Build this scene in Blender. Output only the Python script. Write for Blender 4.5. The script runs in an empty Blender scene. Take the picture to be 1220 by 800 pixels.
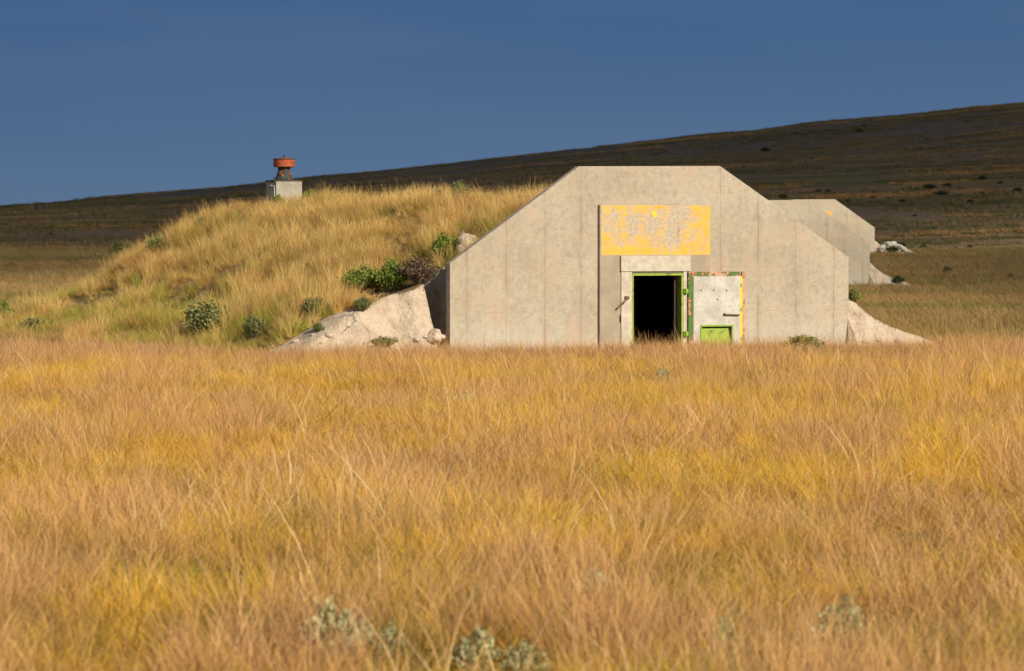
import bpy, math, random
import numpy as np
from mathutils import Vector, noise as mnoise

R = math.radians
rng = np.random.default_rng(7)
random.seed(7)
scene = bpy.context.scene
COL = scene.collection

# ------------------------------------------------------------------ measures
EYE = 3.54                       # camera height above the meadow
FPX = 150 / 36 * 1220            # focal length in photo pixels
PITCH = math.atan(125 / FPX)     # the eye level lies 125 px above the picture's centre
YAW = R(26)                      # the bunkers face a little to the camera's right
CA, SA = math.cos(YAW), math.sin(YAW)
BUNKERS = [(4.0, 124.0, 0.0), (16.2, 262.0, 0.0), (28.4, 402.0, 1.07)]
SUN_AZ, SUN_EL = R(42), R(30)    # azimuth from the camera's back towards its right
SUN = Vector((math.sin(SUN_AZ) * math.cos(SUN_EL), -math.cos(SUN_AZ) * math.cos(SUN_EL), math.sin(SUN_EL)))
WALL_T = 0.25
MOUND_L = 27.2


def ray(px, py):
    cx, cy = (px - 610) / FPX, (400 - py) / FPX
    d = Vector((cx, math.cos(PITCH) + cy * math.sin(PITCH), -math.sin(PITCH) + cy * math.cos(PITCH)))
    return d


def facade(px, py, off=0.0):
    """photo pixel -> (u, z) on the front plane of the nearest bunker, off metres proud of it"""
    d = ray(px, py)
    n = Vector((SA, -CA, 0))
    p0 = Vector(BUNKERS[0]) + n * off
    t = (p0 - Vector((0, 0, EYE))).dot(n) / d.dot(n)
    p = Vector((0, 0, EYE)) + d * t
    q = p - Vector(BUNKERS[0])
    return q.x * CA + q.y * SA, p.z


# ------------------------------------------------------------------ noise and terrain
_perm = np.random.default_rng(3).random((256, 256))


def vnoise(x, y):
    x, y = np.asarray(x, float), np.asarray(y, float)
    xi, yi = np.floor(x).astype(int), np.floor(y).astype(int)
    fx, fy = x - xi, y - yi
    fx, fy = fx * fx * (3 - 2 * fx), fy * fy * (3 - 2 * fy)
    g = lambda i, j: _perm[i & 255, j & 255]
    return (g(xi, yi) * (1 - fx) + g(xi + 1, yi) * fx) * (1 - fy) + (g(xi, yi + 1) * (1 - fx) + g(xi + 1, yi + 1) * fx) * fy


def fbm(x, y, o=4):
    s, a, t = 0, 1, 0
    for k in range(o):
        s = s + a * vnoise(x * 2 ** k + 17.3 * k, y * 2 ** k + 9.1 * k)
        t += a
        a *= .5
    return s / t


def ss(a, b, x):
    t = np.clip((np.asarray(x, float) - a) / (b - a), 0, 1)
    return t * t * (3 - 2 * t)


def terrain(x, y):
    x, y = np.asarray(x, float), np.asarray(y, float)
    z = 1.07 * ss(268, 395, y)
    ridge = 22.2 + 62 * np.tanh(x * .107 / 62)
    # a lower shoulder, a shallow swale, then the crest
    s1 = ss(425, 1010, y) * .80 + .20 * ss(900, 1110, y)
    hill = (ridge - 1.07) * s1
    hill = hill - 1.5 * np.exp(-((y - 965) / 34) ** 2)
    hill = hill + (fbm(x / 90, y / 130, 3) - .5) * 3.0 * ss(430, 600, y) + (vnoise(x / 16, y / 30) - .5) * .7 * ss(450, 600, y)
    z = z + hill - .035 * np.clip(y - 1130, 0, None)
    z = z + (fbm(x / 14, y / 14, 3) - .5) * .22 * (1 - ss(200, 420, y)) * ss(12, 45, np.hypot(x - 4, y - 128)) * 1.0
    return z


def profile(d):
    d = np.asarray(d, float)
    lin = 4.30 - .506 * (d - 2.3)
    tail = .11 + (lin - .11) * 1.0
    z = np.where(d < 2.7, 4.34 - .2424 * (d / 2.7) ** 2, lin)
    # concave toe
    k = np.clip((d - 8.0) / 6.0, 0, 1)
    toe = 1.416 * (1 - k) ** 2.1 - .12 * k
    return np.where(d > 8.0, toe, z)


def mound_parts(u, v):
    """height of the earth cover in a bunker's own axes (u along the wall, v backwards) and its bareness"""
    u, v = np.asarray(u, float), np.asarray(v, float)
    dv = np.where(v < 0, -v, np.where(v > MOUND_L, v - MOUND_L, 0))
    d = np.hypot(u, dv * np.where(v > MOUND_L, 1.45, 1.0))
    p = profile(d) - .10 * ss(9, 1, v)
    lump = (fbm(u / 1.9 + 40, v / 1.9 + 11, 3) - .5) * .80 + (fbm(u / .8 + 5, v / .8, 2) - .5) * .16
    p = p + lump * (1 - .65 * ss(3.7, 4.3, p)) * np.clip(p / 1.2, 0, 1) * np.clip((v - .5) / 2.0, 0.25, 1)
    p = p + .55 * np.exp(-((u + 9.3) / 1.7) ** 2) * ss(11, 3, v) * ss(-1, 1, v)
    p = p - .42 * ss(13, 24, v) * ss(-.5, -5, u) * np.clip(p / 1.5, 0, 1)
    # right flank: steeper, slumped
    p = p - .25 * ss(5.8, 6.7, u) - .34 * ss(6.7, 7.6, u) + .05 * np.clip(u - 7.6, 0, 2.2)
    lum2 = (fbm(u / .9 + 71, v / .9 + 3, 3) - .5)
    # the cut bank beside the wall's left end
    vf = -.02 + .8 * lum2 + .10 * np.clip(-u - 6.45, 0, 4) * -.6
    kl = 2.3 - .28 * np.clip(-u - 6.5, 0, 5)
    vf = vf + 2.6 * ss(-6.84, -6.60, u + .25 * lum2)      # washed-out slot behind the wall's end, cut deeper to darken its shadow
    cutl = kl * (v - vf) + np.clip(u + 6.40, 0, None) * 6.0
    # the spill at the right end
    cutr = 1.45 * (v + .70 + .5 * lum2) + np.clip(6.66 - u, 0, None) * 6.0
    cut = np.where(u < 0, cutl, cutr)
    inside = (u > -6.41) & (u < 6.67)
    wallcut = np.where(v > .12, 99.0, -.4)
    z = np.minimum(p, cut)
    z = np.where(inside, np.where(v > .12, z, -.4), z)
    rill = (fbm(u / .45 + 3, v / 2.0 + 8, 3) - .5) * .22 + (vnoise(u / .17, v / .3) - .5) * .07
    z = np.where((cut < p), z + lum2 * .20 + rill * 1.0 * np.clip(z, 0, 1), z)
    bare = np.where(u < 0, ss(.30, -.05, cut - p - .25 * lum2) * ss(-5.0, -6.0, u) * ss(3.6, 2.4, v + (u + 6.4) * .12),
                    ss(5.9, 6.4, u) * ss(5.0, 3.2, v + 1.2 * lum2 + .3 * (u - 6)) * ss(11.5, 9.5, u))
    bare = np.maximum(bare, ss(-8.4, -9.4, u) * ss(-13.2, -12.2, u) * ss(1.5, .7, v + .8 * lum2))
    return np.maximum(z, -.4), bare


def to_local(x, y, b=0):
    bx, by, _ = BUNKERS[b]
    qx, qy = np.asarray(x, float) - bx, np.asarray(y, float) - by
    return qx * CA + qy * SA, -qx * SA + qy * CA


def surface(x, y):
    z = terrain(x, y)
    for b in range(3):
        u, v = to_local(x, y, b)
        m, _ = mound_parts(u, v)
        near = (np.abs(u) < 16) & (v > -6) & (v < MOUND_L + 16)
        z = np.where(near & (m > z - BUNKERS[b][2]), np.maximum(z, m + BUNKERS[b][2]), z)
    return z


def hit(px, py, t0=25.0, t1=1200.0):
    """walk the photo's ray until it meets the ground or the mound"""
    d = ray(px, py)
    t = np.concatenate([np.arange(t0, 460, .1), np.arange(460, t1, .5)])
    x, y, z = d.x * t, d.y * t, EYE + d.z * t
    g = surface(x, y)
    k = np.argmax(z <= g)
    if not (z <= g).any():
        k = np.argmin(z - g)
    return Vector((x[k], y[k], g[k]))


# ------------------------------------------------------------------ node helper
class NT:
    def __init__(self, tree):
        self.t = tree
        self.nd = tree.nodes
        self.lk = tree.links

    def new(self, typ, **props):
        n = self.nd.new(typ)
        for k, v in props.items():
            setattr(n, k, v)
        return n

    def put(self, sock, val):
        if hasattr(val, 'is_output') or isinstance(val, bpy.types.NodeSocket):
            self.lk.new(val, sock)
        elif val is not None:
            if isinstance(val, (tuple, list)) and len(val) == 3 and sock.type == 'RGBA':
                val = (*val, 1)
            sock.default_value = val

    def math(self, op, a, b=None, c=None, clamp=False):
        n = self.new('ShaderNodeMath', operation=op, use_clamp=clamp)
        for i, v in enumerate((a, b, c)):
            if v is not None:
                self.put(n.inputs[i], v)
        return n.outputs[0]

    def vmath(self, op, a, b=None):
        n = self.new('ShaderNodeVectorMath', operation=op)
        self.put(n.inputs[0], a)
        if b is not None:
            self.put(n.inputs[1], b)
        return n.outputs[0]

    def noise(self, vec, scale, detail=3, rough=.55, dist=0.0):
        n = self.new('ShaderNodeTexNoise')
        self.put(n.inputs['Vector'], vec)
        n.inputs['Scale'].default_value = scale
        n.inputs['Detail'].default_value = detail
        n.inputs['Roughness'].default_value = rough
        n.inputs['Distortion'].default_value = dist
        return n.outputs['Fac']

    def ramp(self, fac, stops, interp='LINEAR'):
        n = self.new('ShaderNodeValToRGB')
        cr = n.color_ramp
        cr.interpolation = interp
        while len(cr.elements) < len(stops):
            cr.elements.new(1)
        for e, (p, c) in zip(cr.elements, stops):
            e.position = p
            e.color = (*c, 1) if len(c) == 3 else c
        self.put(n.inputs[0], fac)
        return n.outputs[0]

    def step(self, x, a, b):
        """smooth 0..1 between a and b (a may exceed b)"""
        n = self.new('ShaderNodeMapRange', interpolation_type='SMOOTHSTEP')
        self.put(n.inputs[0], x)
        if a < b:
            n.inputs[1].default_value, n.inputs[2].default_value = a, b
        else:
            n.inputs[1].default_value, n.inputs[2].default_value = b, a
            n.inputs[3].default_value, n.inputs[4].default_value = 1, 0
        return n.outputs[0]

    def mix(self, fac, a, b, mode='MIX'):
        n = self.new('ShaderNodeMix', data_type='RGBA', blend_type=mode)
        self.put(n.inputs[0], fac)
        self.put(n.inputs[6], a)
        self.put(n.inputs[7], b)
        return n.outputs[2]

    def sep(self, v):
        n = self.new('ShaderNodeSeparateXYZ')
        self.put(n.inputs[0], v)
        return n.outputs[0], n.outputs[1], n.outputs[2]

    def comb(self, x, y, z):
        n = self.new('ShaderNodeCombineXYZ')
        for i, v in enumerate((x, y, z)):
            self.put(n.inputs[i], v)
        return n.outputs[0]

    def obj(self):
        return self.new('ShaderNodeTexCoord').outputs['Object']

    def pos(self):
        return self.new('ShaderNodeNewGeometry').outputs['Position']

    def attr(self, name):
        n = self.new('ShaderNodeAttribute')
        n.attribute_name = name
        return n.outputs['Fac']

    def bump(self, h, strength, dist):
        n = self.new('ShaderNodeBump')
        n.inputs['Strength'].default_value = strength
        n.inputs['Distance'].default_value = dist
        self.put(n.inputs['Height'], h)
        return n.outputs[0]


def material(name):
    m = bpy.data.materials.new(name)
    m.use_nodes = True
    nt = NT(m.node_tree)
    bsdf = m.node_tree.nodes['Principled BSDF']
    bsdf.inputs['Roughness'].default_value = .85
    bsdf.inputs['Specular IOR Level'].default_value = .25
    return m, nt, bsdf


def plain(name, c1, c2, scale=6.0, rough=.8, bump=.2, metallic=0.0):
    m, n, b = material(name)
    o = n.obj()
    f = n.noise(o, scale, 5, .6)
    n.put(b.inputs['Base Color'], n.mix(n.step(f, .35, .65), c1, c2))
    b.inputs['Roughness'].default_value = rough
    b.inputs['Metallic'].default_value = metallic
    if bump:
        n.put(b.inputs['Normal'], n.bump(n.noise(o, scale * 6, 4), bump, .01))
    return m


# ------------------------------------------------------------------ concrete, paint, rust
def make_concrete(name, joints, lines, c_light=(.415, .362, .270), c_dark=(.340, .283, .202)):
    m, n, b = material(name)
    o = n.obj()
    x, y, z = n.sep(o)
    big = n.noise(o, .55, 4, .6)
    col = n.mix(n.step(big, .32, .68), c_dark, c_light)
    # blotches and run-off streaks
    blot = n.noise(o, 2.6, 6, .65)
    col = n.mix(n.math('MULTIPLY', n.step(blot, .50, .75), .45), col, (.33, .27, .20))
    stre = n.noise(n.comb(n.math('MULTIPLY', x, 5.0), y, n.math('MULTIPLY', z, .45)), 1.0, 5, .6)
    col = n.mix(n.math('MULTIPLY', n.step(stre, .52, .72), .28), col, (.30, .235, .165))
    stre2 = n.noise(n.comb(n.math('MULTIPLY', x, 2.2), 7.0, n.math('MULTIPLY', z, .3)), 1.0, 4, .6)
    col = n.mix(n.math('MULTIPLY', n.step(stre2, .55, .75), .5), col, (.43, .385, .305))
    mot = n.noise(o, 5.5, 7, .72)
    col = n.mix(n.math('MULTIPLY', n.step(mot, .49, .64), .52), col, (.255, .20, .135))
    col = n.mix(n.math('MULTIPLY', n.step(mot, .48, .34), .46), col, (.46, .415, .325))
    fine = n.noise(o, 16, 6, .75)
    col = n.mix(n.math('MULTIPLY', n.step(fine, .47, .68), .50), col, (.215, .17, .12))
    ag = n.noise(o, 24, 3, .6)
    col = n.mix(n.math('MULTIPLY', n.step(ag, .54, .68), .30), col, (.48, .43, .335))
    irr = n.noise(n.vmath('MULTIPLY', o, (1.0, 1.0, .55)), 1.7, 6, .68, 1.2)
    col = n.mix(n.math('MULTIPLY', n.step(irr, .54, .68), .32), col, (.27, .20, .13))
    spk = n.noise(o, 60, 2, .5)
    col = n.mix(n.math('MULTIPLY', n.step(spk, .66, .74), .6), col, (.17, .14, .11))
    # chalky bloom low down and flaked spots towards the right slope
    low = n.math('MULTIPLY', n.step(n.math('ADD', z, n.math('MULTIPLY', blot, 1.3)), 1.9, .8), .45)
    col = n.mix(low, col, (.45, .41, .335))
    pink = n.noise(o, 1.1, 5, .65)
    col = n.mix(n.math('MULTIPLY', n.step(pink, .48, .64), .50), col, (.40, .29, .195))
    slope = n.math('ADD', z, n.math('MULTIPLY', x, .72))
    fl = n.math('MULTIPLY', n.step(n.noise(o, 6, 5, .7), .60, .68), n.step(n.math('ADD', slope, n.math('MULTIPLY', big, 1.2)), 5.6, 7.0))
    col = n.mix(n.math('MULTIPLY', fl, .65), col, (.50, .42, .31))
    # pitted patch low at the right
    pit = n.math('MULTIPLY', n.math('MULTIPLY', n.step(n.noise(o, 13, 3, .7), .60, .66), n.step(z, 1.5, .7)),
                 n.math('MULTIPLY', n.step(x, 4.4, 5.0), n.step(blot, .45, .6)))
    col = n.mix(n.math('MULTIPLY', pit, .8), col, (.13, .10, .085))
    groove = 0.0
    stain = 0.0
    wob = n.math('MULTIPLY', n.math('SUBTRACT', n.noise(o, 3.0, 4), .5), .06)
    xw = n.math('ADD', x, wob)
    for j in joints:
        dist = n.math('ABSOLUTE', n.math('SUBTRACT', xw, j))
        groove = n.math('MAXIMUM', groove, n.step(dist, .022, .006))
        stain = n.math('MAXIMUM', stain, n.step(dist, .17, .01))
    for l in lines:
        dist = n.math('ABSOLUTE', n.math('SUBTRACT', n.math('ADD', z, n.math('MULTIPLY', wob, .5)), l))
        groove = n.math('MAXIMUM', groove, n.math('MULTIPLY', n.math('MULTIPLY', n.step(dist, .03, .004), .32), n.step(n.noise(o, 1.1, 3), .45, .6)))
    if joints:
        pat = n.step(n.noise(n.comb(n.math('MULTIPLY', x, 2.0), 3.0, n.math('MULTIPLY', z, .8)), 1.3, 4, .6), .38, .66)
        col = n.mix(n.math('MULTIPLY', n.math('MULTIPLY', stain, pat), .34), col, (.29, .185, .115))
        col = n.mix(n.math('MULTIPLY', n.math('MULTIPLY', groove, n.math('ADD', pat, .25)), .36), col, (.20, .13, .085))
    n.put(b.inputs['Base Color'], col)
    b.inputs['Roughness'].default_value = .92
    h = n.math('SUBTRACT', n.math('ADD', n.math('MULTIPLY', fine, .5), n.math('MULTIPLY', blot, .6)), n.math('MULTIPLY', groove, 1.0))
    n.put(b.inputs['Normal'], n.bump(h, .45, .025))
    return m


U = lambda px, py=330: facade(px, py)[0]
Z = lambda py, px=774: facade(px, py)[1]
JOINTS = [U(556), U(603), U(649), U(692), U(858), U(903), U(948), U(993)]
M_wall = make_concrete('weathered_concrete', JOINTS, [Z(231), Z(319), Z(372)])
M_cream = plain('pale_concrete', (.50, .44, .345), (.40, .345, .26), 5, .9, .25)
M_block = make_concrete('vent_block_concrete', [], [], (.27, .25, .185), (.21, .20, .145))

PY0, PY1 = Z(304.5, 780), Z(245.5, 780)
PX0, PX1 = facade(715, 275, .1)[0], facade(846.5, 275, .1)[0]


def make_panel_paint():
    m, n, b = material('flaking_yellow_on_concrete')
    o = n.obj()
    x, y, z = n.sep(o)
    base = n.mix(n.step(n.noise(o, 2.2, 5), .35, .65), (.285, .228, .160), (.34, .28, .20))
    base = n.mix(n.math('MULTIPLY', n.step(n.noise(o, 28, 4, .7), .45, .75), .35), base, (.25, .20, .15))
    under = n.mix(n.step(n.noise(o, 11, 4), .35, .65), (.44, .365, .265), (.36, .295, .215))
    yel = n.mix(n.step(n.noise(o, 3.5, 4), .3, .7), (.66, .335, .018), (.63, .38, .045))
    # worn mostly in the middle, sound near the rim and along vertical bands
    cx = n.math('ABSOLUTE', n.math('DIVIDE', n.math('SUBTRACT', x, (PX0 + PX1) / 2), (PX1 - PX0) / 2))
    cz = n.math('ABSOLUTE', n.math('DIVIDE', n.math('SUBTRACT', z, (PY0 + PY1) / 2 + .12), (PY1 - PY0) / 2))
    rim = n.math('MAXIMUM', n.step(cx, .72, 1.0), n.step(cz, .42, 1.05))
    bands = n.noise(n.comb(n.math('MULTIPLY', x, 1.9), 1.0, n.math('MULTIPLY', z, .9)), 1.2, 3, .5)
    wear = n.math('ADD', n.math('ADD', n.math('MULTIPLY', n.noise(o, 3.6, 9, .80), .55), n.math('MULTIPLY', n.noise(o, 15, 5, .7), .20)), n.math('MULTIPLY', bands, .25))
    keep = n.step(n.math('ADD', wear, n.math('MULTIPLY', rim, .070)), .480, .60)
    col_y = n.mix(n.math('MULTIPLY', keep, .93), under, yel)
    col_y = n.mix(n.math('MULTIPLY', n.step(n.noise(o, 17, 3, .6), .66, .70), .85), col_y, (.56, .46, .36))
    inside = n.math('MULTIPLY', n.math('MULTIPLY', n.step(x, PX0 + .02, PX0 + .05), n.step(x, PX1 + .01, PX1 - .01)),
                    n.math('MULTIPLY', n.step(z, PY0, PY0 + .03), n.step(z, PY1 + .03, PY1)))
    col = n.mix(inside, base, col_y)
    # dark pits, a row of them down the right of the middle
    vor = n.noise(o, 10.5, 1, .4)
    pits = n.math('MULTIPLY', n.step(vor, .765, .79), n.step(cx, .85, .6))
    row = n.math('MULTIPLY', n.step(n.math('ABSOLUTE', n.math('SUBTRACT', x, facade(808, 275, .1)[0])), .05, .02),
                 n.math('MULTIPLY', n.step(n.noise(o, 22, 2, .6), .52, .60), n.math('MULTIPLY', n.step(z, Z(292), Z(288)), n.step(z, Z(262), Z(266)))))
    col = n.mix(n.math('MULTIPLY', n.math('MAXIMUM', pits, row), .85), col, (.06, .045, .04))
    n.put(b.inputs['Base Color'], col)
    b.inputs['Roughness'].default_value = .85
    n.put(b.inputs['Normal'], n.bump(n.math('ADD', n.noise(o, 30, 4, .7), n.math('MULTIPLY', keep, .3)), .35, .012))
    return m


M_panel = make_panel_paint()


def peeling(name, stops, scale=4.0, stretch=(1, 1, 1), rough=.7):
    m, n, b = material(name)
    o = n.obj()
    v = n.vmath('MULTIPLY', o, stretch)
    f = n.noise(v, scale, 6, .65)
    n.put(b.inputs['Base Color'], n.ramp(f, stops, 'LINEAR'))
    b.inputs['Roughness'].default_value = rough
    n.put(b.inputs['Normal'], n.bump(f, .4, .01))
    return m


G1, G2, OR1, OR2, RUST = (.065, .145, .03), (.17, .25, .035), (.50, .20, .10), (.48, .32, .22), (.10, .045, .025)
M_border = peeling('peeling_green_and_primer', [(.0, G2), (.46, G1), (.51, G1), (.525, RUST), (.54, OR1), (.62, OR2), (.65, RUST), (.68, G1), (1, G2)], 2.4)
M_border_warm = peeling('peeling_orange_primer', [(.0, G1), (.30, G1), (.37, OR1), (.50, OR2), (.58, OR1), (.62, RUST), (.66, OR1), (1, OR1)], 2.6)
M_yellow_edge = peeling('old_yellow_edge_paint', [(0, G1), (.42, G2), (.5, (.62, .50, .03)), (1, (.66, .50, .02))], 3.0)
M_green = peeling('green_door_paint', [(0, (.10, .20, .03)), (.45, (.17, .30, .035)), (.6, (.25, .38, .04)), (1, (.15, .10, .04))], 6)
M_lime = peeling('lime_green_paint', [(0, (.20, .29, .035)), (.46, (.27, .36, .045)), (.57, (.23, .30, .04)), (.62, (.15, .09, .035)), (1, (.28, .36, .05))], 6)
def make_door_paint():
    m, n, b = material('dirty_white_steel')
    o = n.obj()
    x, y, z = n.sep(o)
    f = n.noise(o, 2.4, 6, .65)
    col = n.mix(n.step(f, .35, .65), (.375, .345, .285), (.50, .47, .41))
    run = n.noise(n.comb(n.math('MULTIPLY', x, 9.0), 2.0, n.math('MULTIPLY', z, .7)), 1.0, 5, .6)
    col = n.mix(n.math('MULTIPLY', n.step(run, .54, .70), .45), col, (.33, .25, .165))
    col = n.mix(n.math('MULTIPLY', n.step(n.noise(o, 11, 5, .7), .56, .68), .6), col, (.28, .22, .16))
    n.put(b.inputs['Base Color'], col)
    b.inputs['Roughness'].default_value = .7
    n.put(b.inputs['Normal'], n.bump(n.noise(o, 3.0, 3), .5, .02))
    return m


M_door = make_door_paint()
M_iron = plain('dark_iron', (.035, .028, .024), (.075, .05, .035), 14, .7, .3)
M_rustiron = plain('rusted_iron', (.12, .07, .04), (.22, .14, .08), 14, .8, .3)
M_inside = plain('shade_dark_vault_concrete', (.030, .028, .026), (.045, .042, .038), 2, .95, .2)  # interior shade put into the colour, so the doorway stays black
M_orange = peeling('weathered_orange_paint', [(0, (.05, .045, .03)), (.30, (.10, .06, .03)), (.44, (.26, .048, .015)), (.52, (.38, .075, .02)), (.57, (.34, .10, .035)), (.62, (.05, .08, .05)), (1, (.05, .09, .05))], 4.2, (1, 1, 1.6))
M_stack = peeling('green_paint_over_rust', [(0, (.02, .06, .045)), (.42, (.028, .08, .055)), (.46, (.025, .022, .02)), (.57, (.06, .045, .03)), (.59, (.36, .085, .022)), (.66, (.25, .11, .03)), (.69, (.03, .025, .02)), (1, (.03, .025, .02))], 4.6)


# ------------------------------------------------------------------ mesh helper
class MB:
    def __init__(self):
        self.v, self.f = [], []

    def add(self, verts, faces):
        k = len(self.v)
        self.v += [tuple(p) for p in verts]
        self.f += [tuple(i + k for i in q) for q in faces]
        return self

    def box(self, x0, x1, y0, y1, z0, z1):
        P = [(x0, y0, z0), (x1, y0, z0), (x1, y1, z0), (x0, y1, z0), (x0, y0, z1), (x1, y0, z1), (x1, y1, z1), (x0, y1, z1)]
        return self.add(P, [(0, 3, 2, 1), (4, 5, 6, 7), (0, 1, 5, 4), (1, 2, 6, 5), (2, 3, 7, 6), (3, 0, 4, 7)])

    def prism(self, pts, y0, y1):
        """outline in (x, z), counter-clockwise seen from the front (-y)"""
        n = len(pts)
        P = [(x, y0, z) for x, z in pts] + [(x, y1, z) for x, z in pts]
        F = [tuple(range(n)), tuple(range(2 * n - 1, n - 1, -1))]
        F += [(i, i + n, (i + 1) % n + n, (i + 1) % n) for i in range(n)]
        return self.add(P, F)

    def tube(self, pts, r, n=8):
        P, F = [], []
        pts = [Vector(p) for p in pts]
        rr = r if isinstance(r, (list, tuple)) else [r] * len(pts)
        for i, p in enumerate(pts):
            d = (pts[min(i + 1, len(pts) - 1)] - pts[max(i - 1, 0)]).normalized()
            a = d.cross(Vector((0, 0, 1)) if abs(d.z) < .9 else Vector((1, 0, 0))).normalized()
            b = d.cross(a)
            for k in range(n):
                t = 2 * math.pi * k / n
                P.append(p + (a * math.cos(t) + b * math.sin(t)) * rr[i])
        for i in range(len(pts) - 1):
            for k in range(n):
                F.append((i * n + k, i * n + (k + 1) % n, (i + 1) * n + (k + 1) % n, (i + 1) * n + k))
        F.append(tuple(range(n - 1, -1, -1)))
        F.append(tuple((len(pts) - 1) * n + k for k in range(n)))
        return self.add(P, F)

    def lathe(self, prof, n=32):
        P, F = [], []
        for r, z in prof:
            for k in range(n):
                t = 2 * math.pi * k / n
                P.append((r * math.cos(t), r * math.sin(t), z))
        for i in range(len(prof) - 1):
            for k in range(n):
                F.append((i * n + k, i * n + (k + 1) % n, (i + 1) * n + (k + 1) % n, (i + 1) * n + k))
        F.append(tuple(range(n - 1, -1, -1)))
        F.append(tuple((len(prof) - 1) * n + k for k in range(n)))
        return self.add(P, F)

    def build(self, name, mat, parent=None, bevel=0.0, smooth=False, loc=None):
        me = bpy.data.meshes.new(name)
        me.from_pydata(self.v, [], self.f)
        me.validate()
        o = bpy.data.objects.new(name, me)
        COL.objects.link(o)
        if mat:
            me.materials.append(mat)
        if parent:
            o.parent = parent
        if loc:
            o.location = loc
        if smooth:
            for p in me.polygons:
                p.use_smooth = True
        if bevel:
            b = o.modifiers.new('edge', 'BEVEL')
            b.width = bevel
            b.segments = 2
            b.limit_method = 'ANGLE'
            b.angle_limit = R(40)
        return o


def empty(name, loc, rz=0.0, parent=None):
    o = bpy.data.objects.new(name, None)
    o.empty_display_size = .3
    COL.objects.link(o)
    o.location = loc
    o.rotation_euler = (0, 0, rz)
    if parent:
        o.parent = parent
    return o


def tag(o, label=None, cat=None, group=None, kind=None):
    for k, v in (('label', label), ('category', cat), ('group', group), ('kind', kind)):
        if v:
            o[k] = v
    return o


def copy_tree(o, parent=None):
    c = o.copy()
    COL.objects.link(c)
    if parent:
        c.parent = parent
        c.matrix_parent_inverse = o.matrix_parent_inverse.copy()
    for ch in list(o.children):
        copy_tree(ch, c)
    return c


# ------------------------------------------------------------------ the bunker
root = empty('concrete_bunker', BUNKERS[0], YAW)
tag(root, 'nearest concrete bunker, whole front in view with flaking yellow panel above its open white door', 'bunker',
    'concrete bunkers in a row')
F = facade
BASE = -.5
dl, dr = F(751, 380)[0], F(811.5, 380)[0]
dtop = F(780, 326)[1]
out = [(F(536, 400)[0], BASE), (dl, BASE), (dl, dtop), (dr, dtop), (dr, BASE), (F(1011, 400)[0], BASE),
       F(1010.6, 306.5), F(858, 198), F(690, 198.4), F(535.8, 314)]
WL, WR = out[0][0], out[5][0]
out[9] = (WL, out[9][1])
out[6] = (WR, out[6][1])
MB().prism(out, 0, WALL_T).build('headwall', M_wall, root, .018)
# raised portal panel round the doorway
pl, pr, pt = F(714.5, 300, .1)[0], F(846.5, 300, .1)[0], F(780, 244, .1)[1]
MB().prism([(pl, BASE), (dl, BASE), (dl, dtop), (dr, dtop), (dr, BASE), (pr, BASE), (pr, pt), (pl, pt)], -.10, -.001).build('portal_panel', M_panel, root, .03)
# lintel and jambs (cast pieces, proud of the panel)
l0, l1 = F(739.6, 314, .14)[0], F(822.5, 314, .14)[0]
lt, lb = F(780, 305, .14)[1], F(780, 323.6, .14)[1]
MB().box(l0, l1, -.165, -.102, lb, lt).build('lintel', M_cream, root, .008)
MB().box(F(740.2, 370, .13)[0], dl - .012, -.135, -.102, BASE, lb - .012).build('jamb', M_cream, root, .006)
MB().box(dr + .004, F(819, 370, .13)[0], -.135, -.102, BASE, lb - .012).build('jamb', M_cream, root, .006)
# steel door frame lining the opening
fr = MB()
fr.box(dl - .010, dl + .035, -.14, .20, BASE, dtop - .002)
fr.box(dr - .055, dr + .002, -.125, .20, BASE, dtop - .002)
fr.box(dl + .036, dr - .056, -.138, .20, dtop - .062, dtop - .002)
fr.build('door_frame', M_lime, root, .004)
ru = MB()
ru.box(dr - .16, dr - .057, .12, .22, BASE, dtop - .064)
ru.build('frame_rebate', M_iron, root, .004)
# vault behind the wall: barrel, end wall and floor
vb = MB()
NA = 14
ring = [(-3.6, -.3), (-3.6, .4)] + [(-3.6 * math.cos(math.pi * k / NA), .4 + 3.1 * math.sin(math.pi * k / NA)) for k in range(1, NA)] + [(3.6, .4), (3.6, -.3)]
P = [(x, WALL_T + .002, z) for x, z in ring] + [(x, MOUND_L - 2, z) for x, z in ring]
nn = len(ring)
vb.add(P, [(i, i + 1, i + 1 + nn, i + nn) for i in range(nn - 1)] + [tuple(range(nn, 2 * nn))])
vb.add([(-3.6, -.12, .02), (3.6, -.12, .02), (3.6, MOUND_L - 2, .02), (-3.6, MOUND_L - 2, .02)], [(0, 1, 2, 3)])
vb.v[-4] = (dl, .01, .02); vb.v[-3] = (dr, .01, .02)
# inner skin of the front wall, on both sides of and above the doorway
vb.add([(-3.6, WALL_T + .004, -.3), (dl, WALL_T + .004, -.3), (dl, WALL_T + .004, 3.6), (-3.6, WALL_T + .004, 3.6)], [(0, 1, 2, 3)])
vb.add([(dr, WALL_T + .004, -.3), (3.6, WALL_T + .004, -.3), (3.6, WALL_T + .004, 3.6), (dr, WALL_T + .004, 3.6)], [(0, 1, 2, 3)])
vb.build('vault', M_inside, root)

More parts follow.
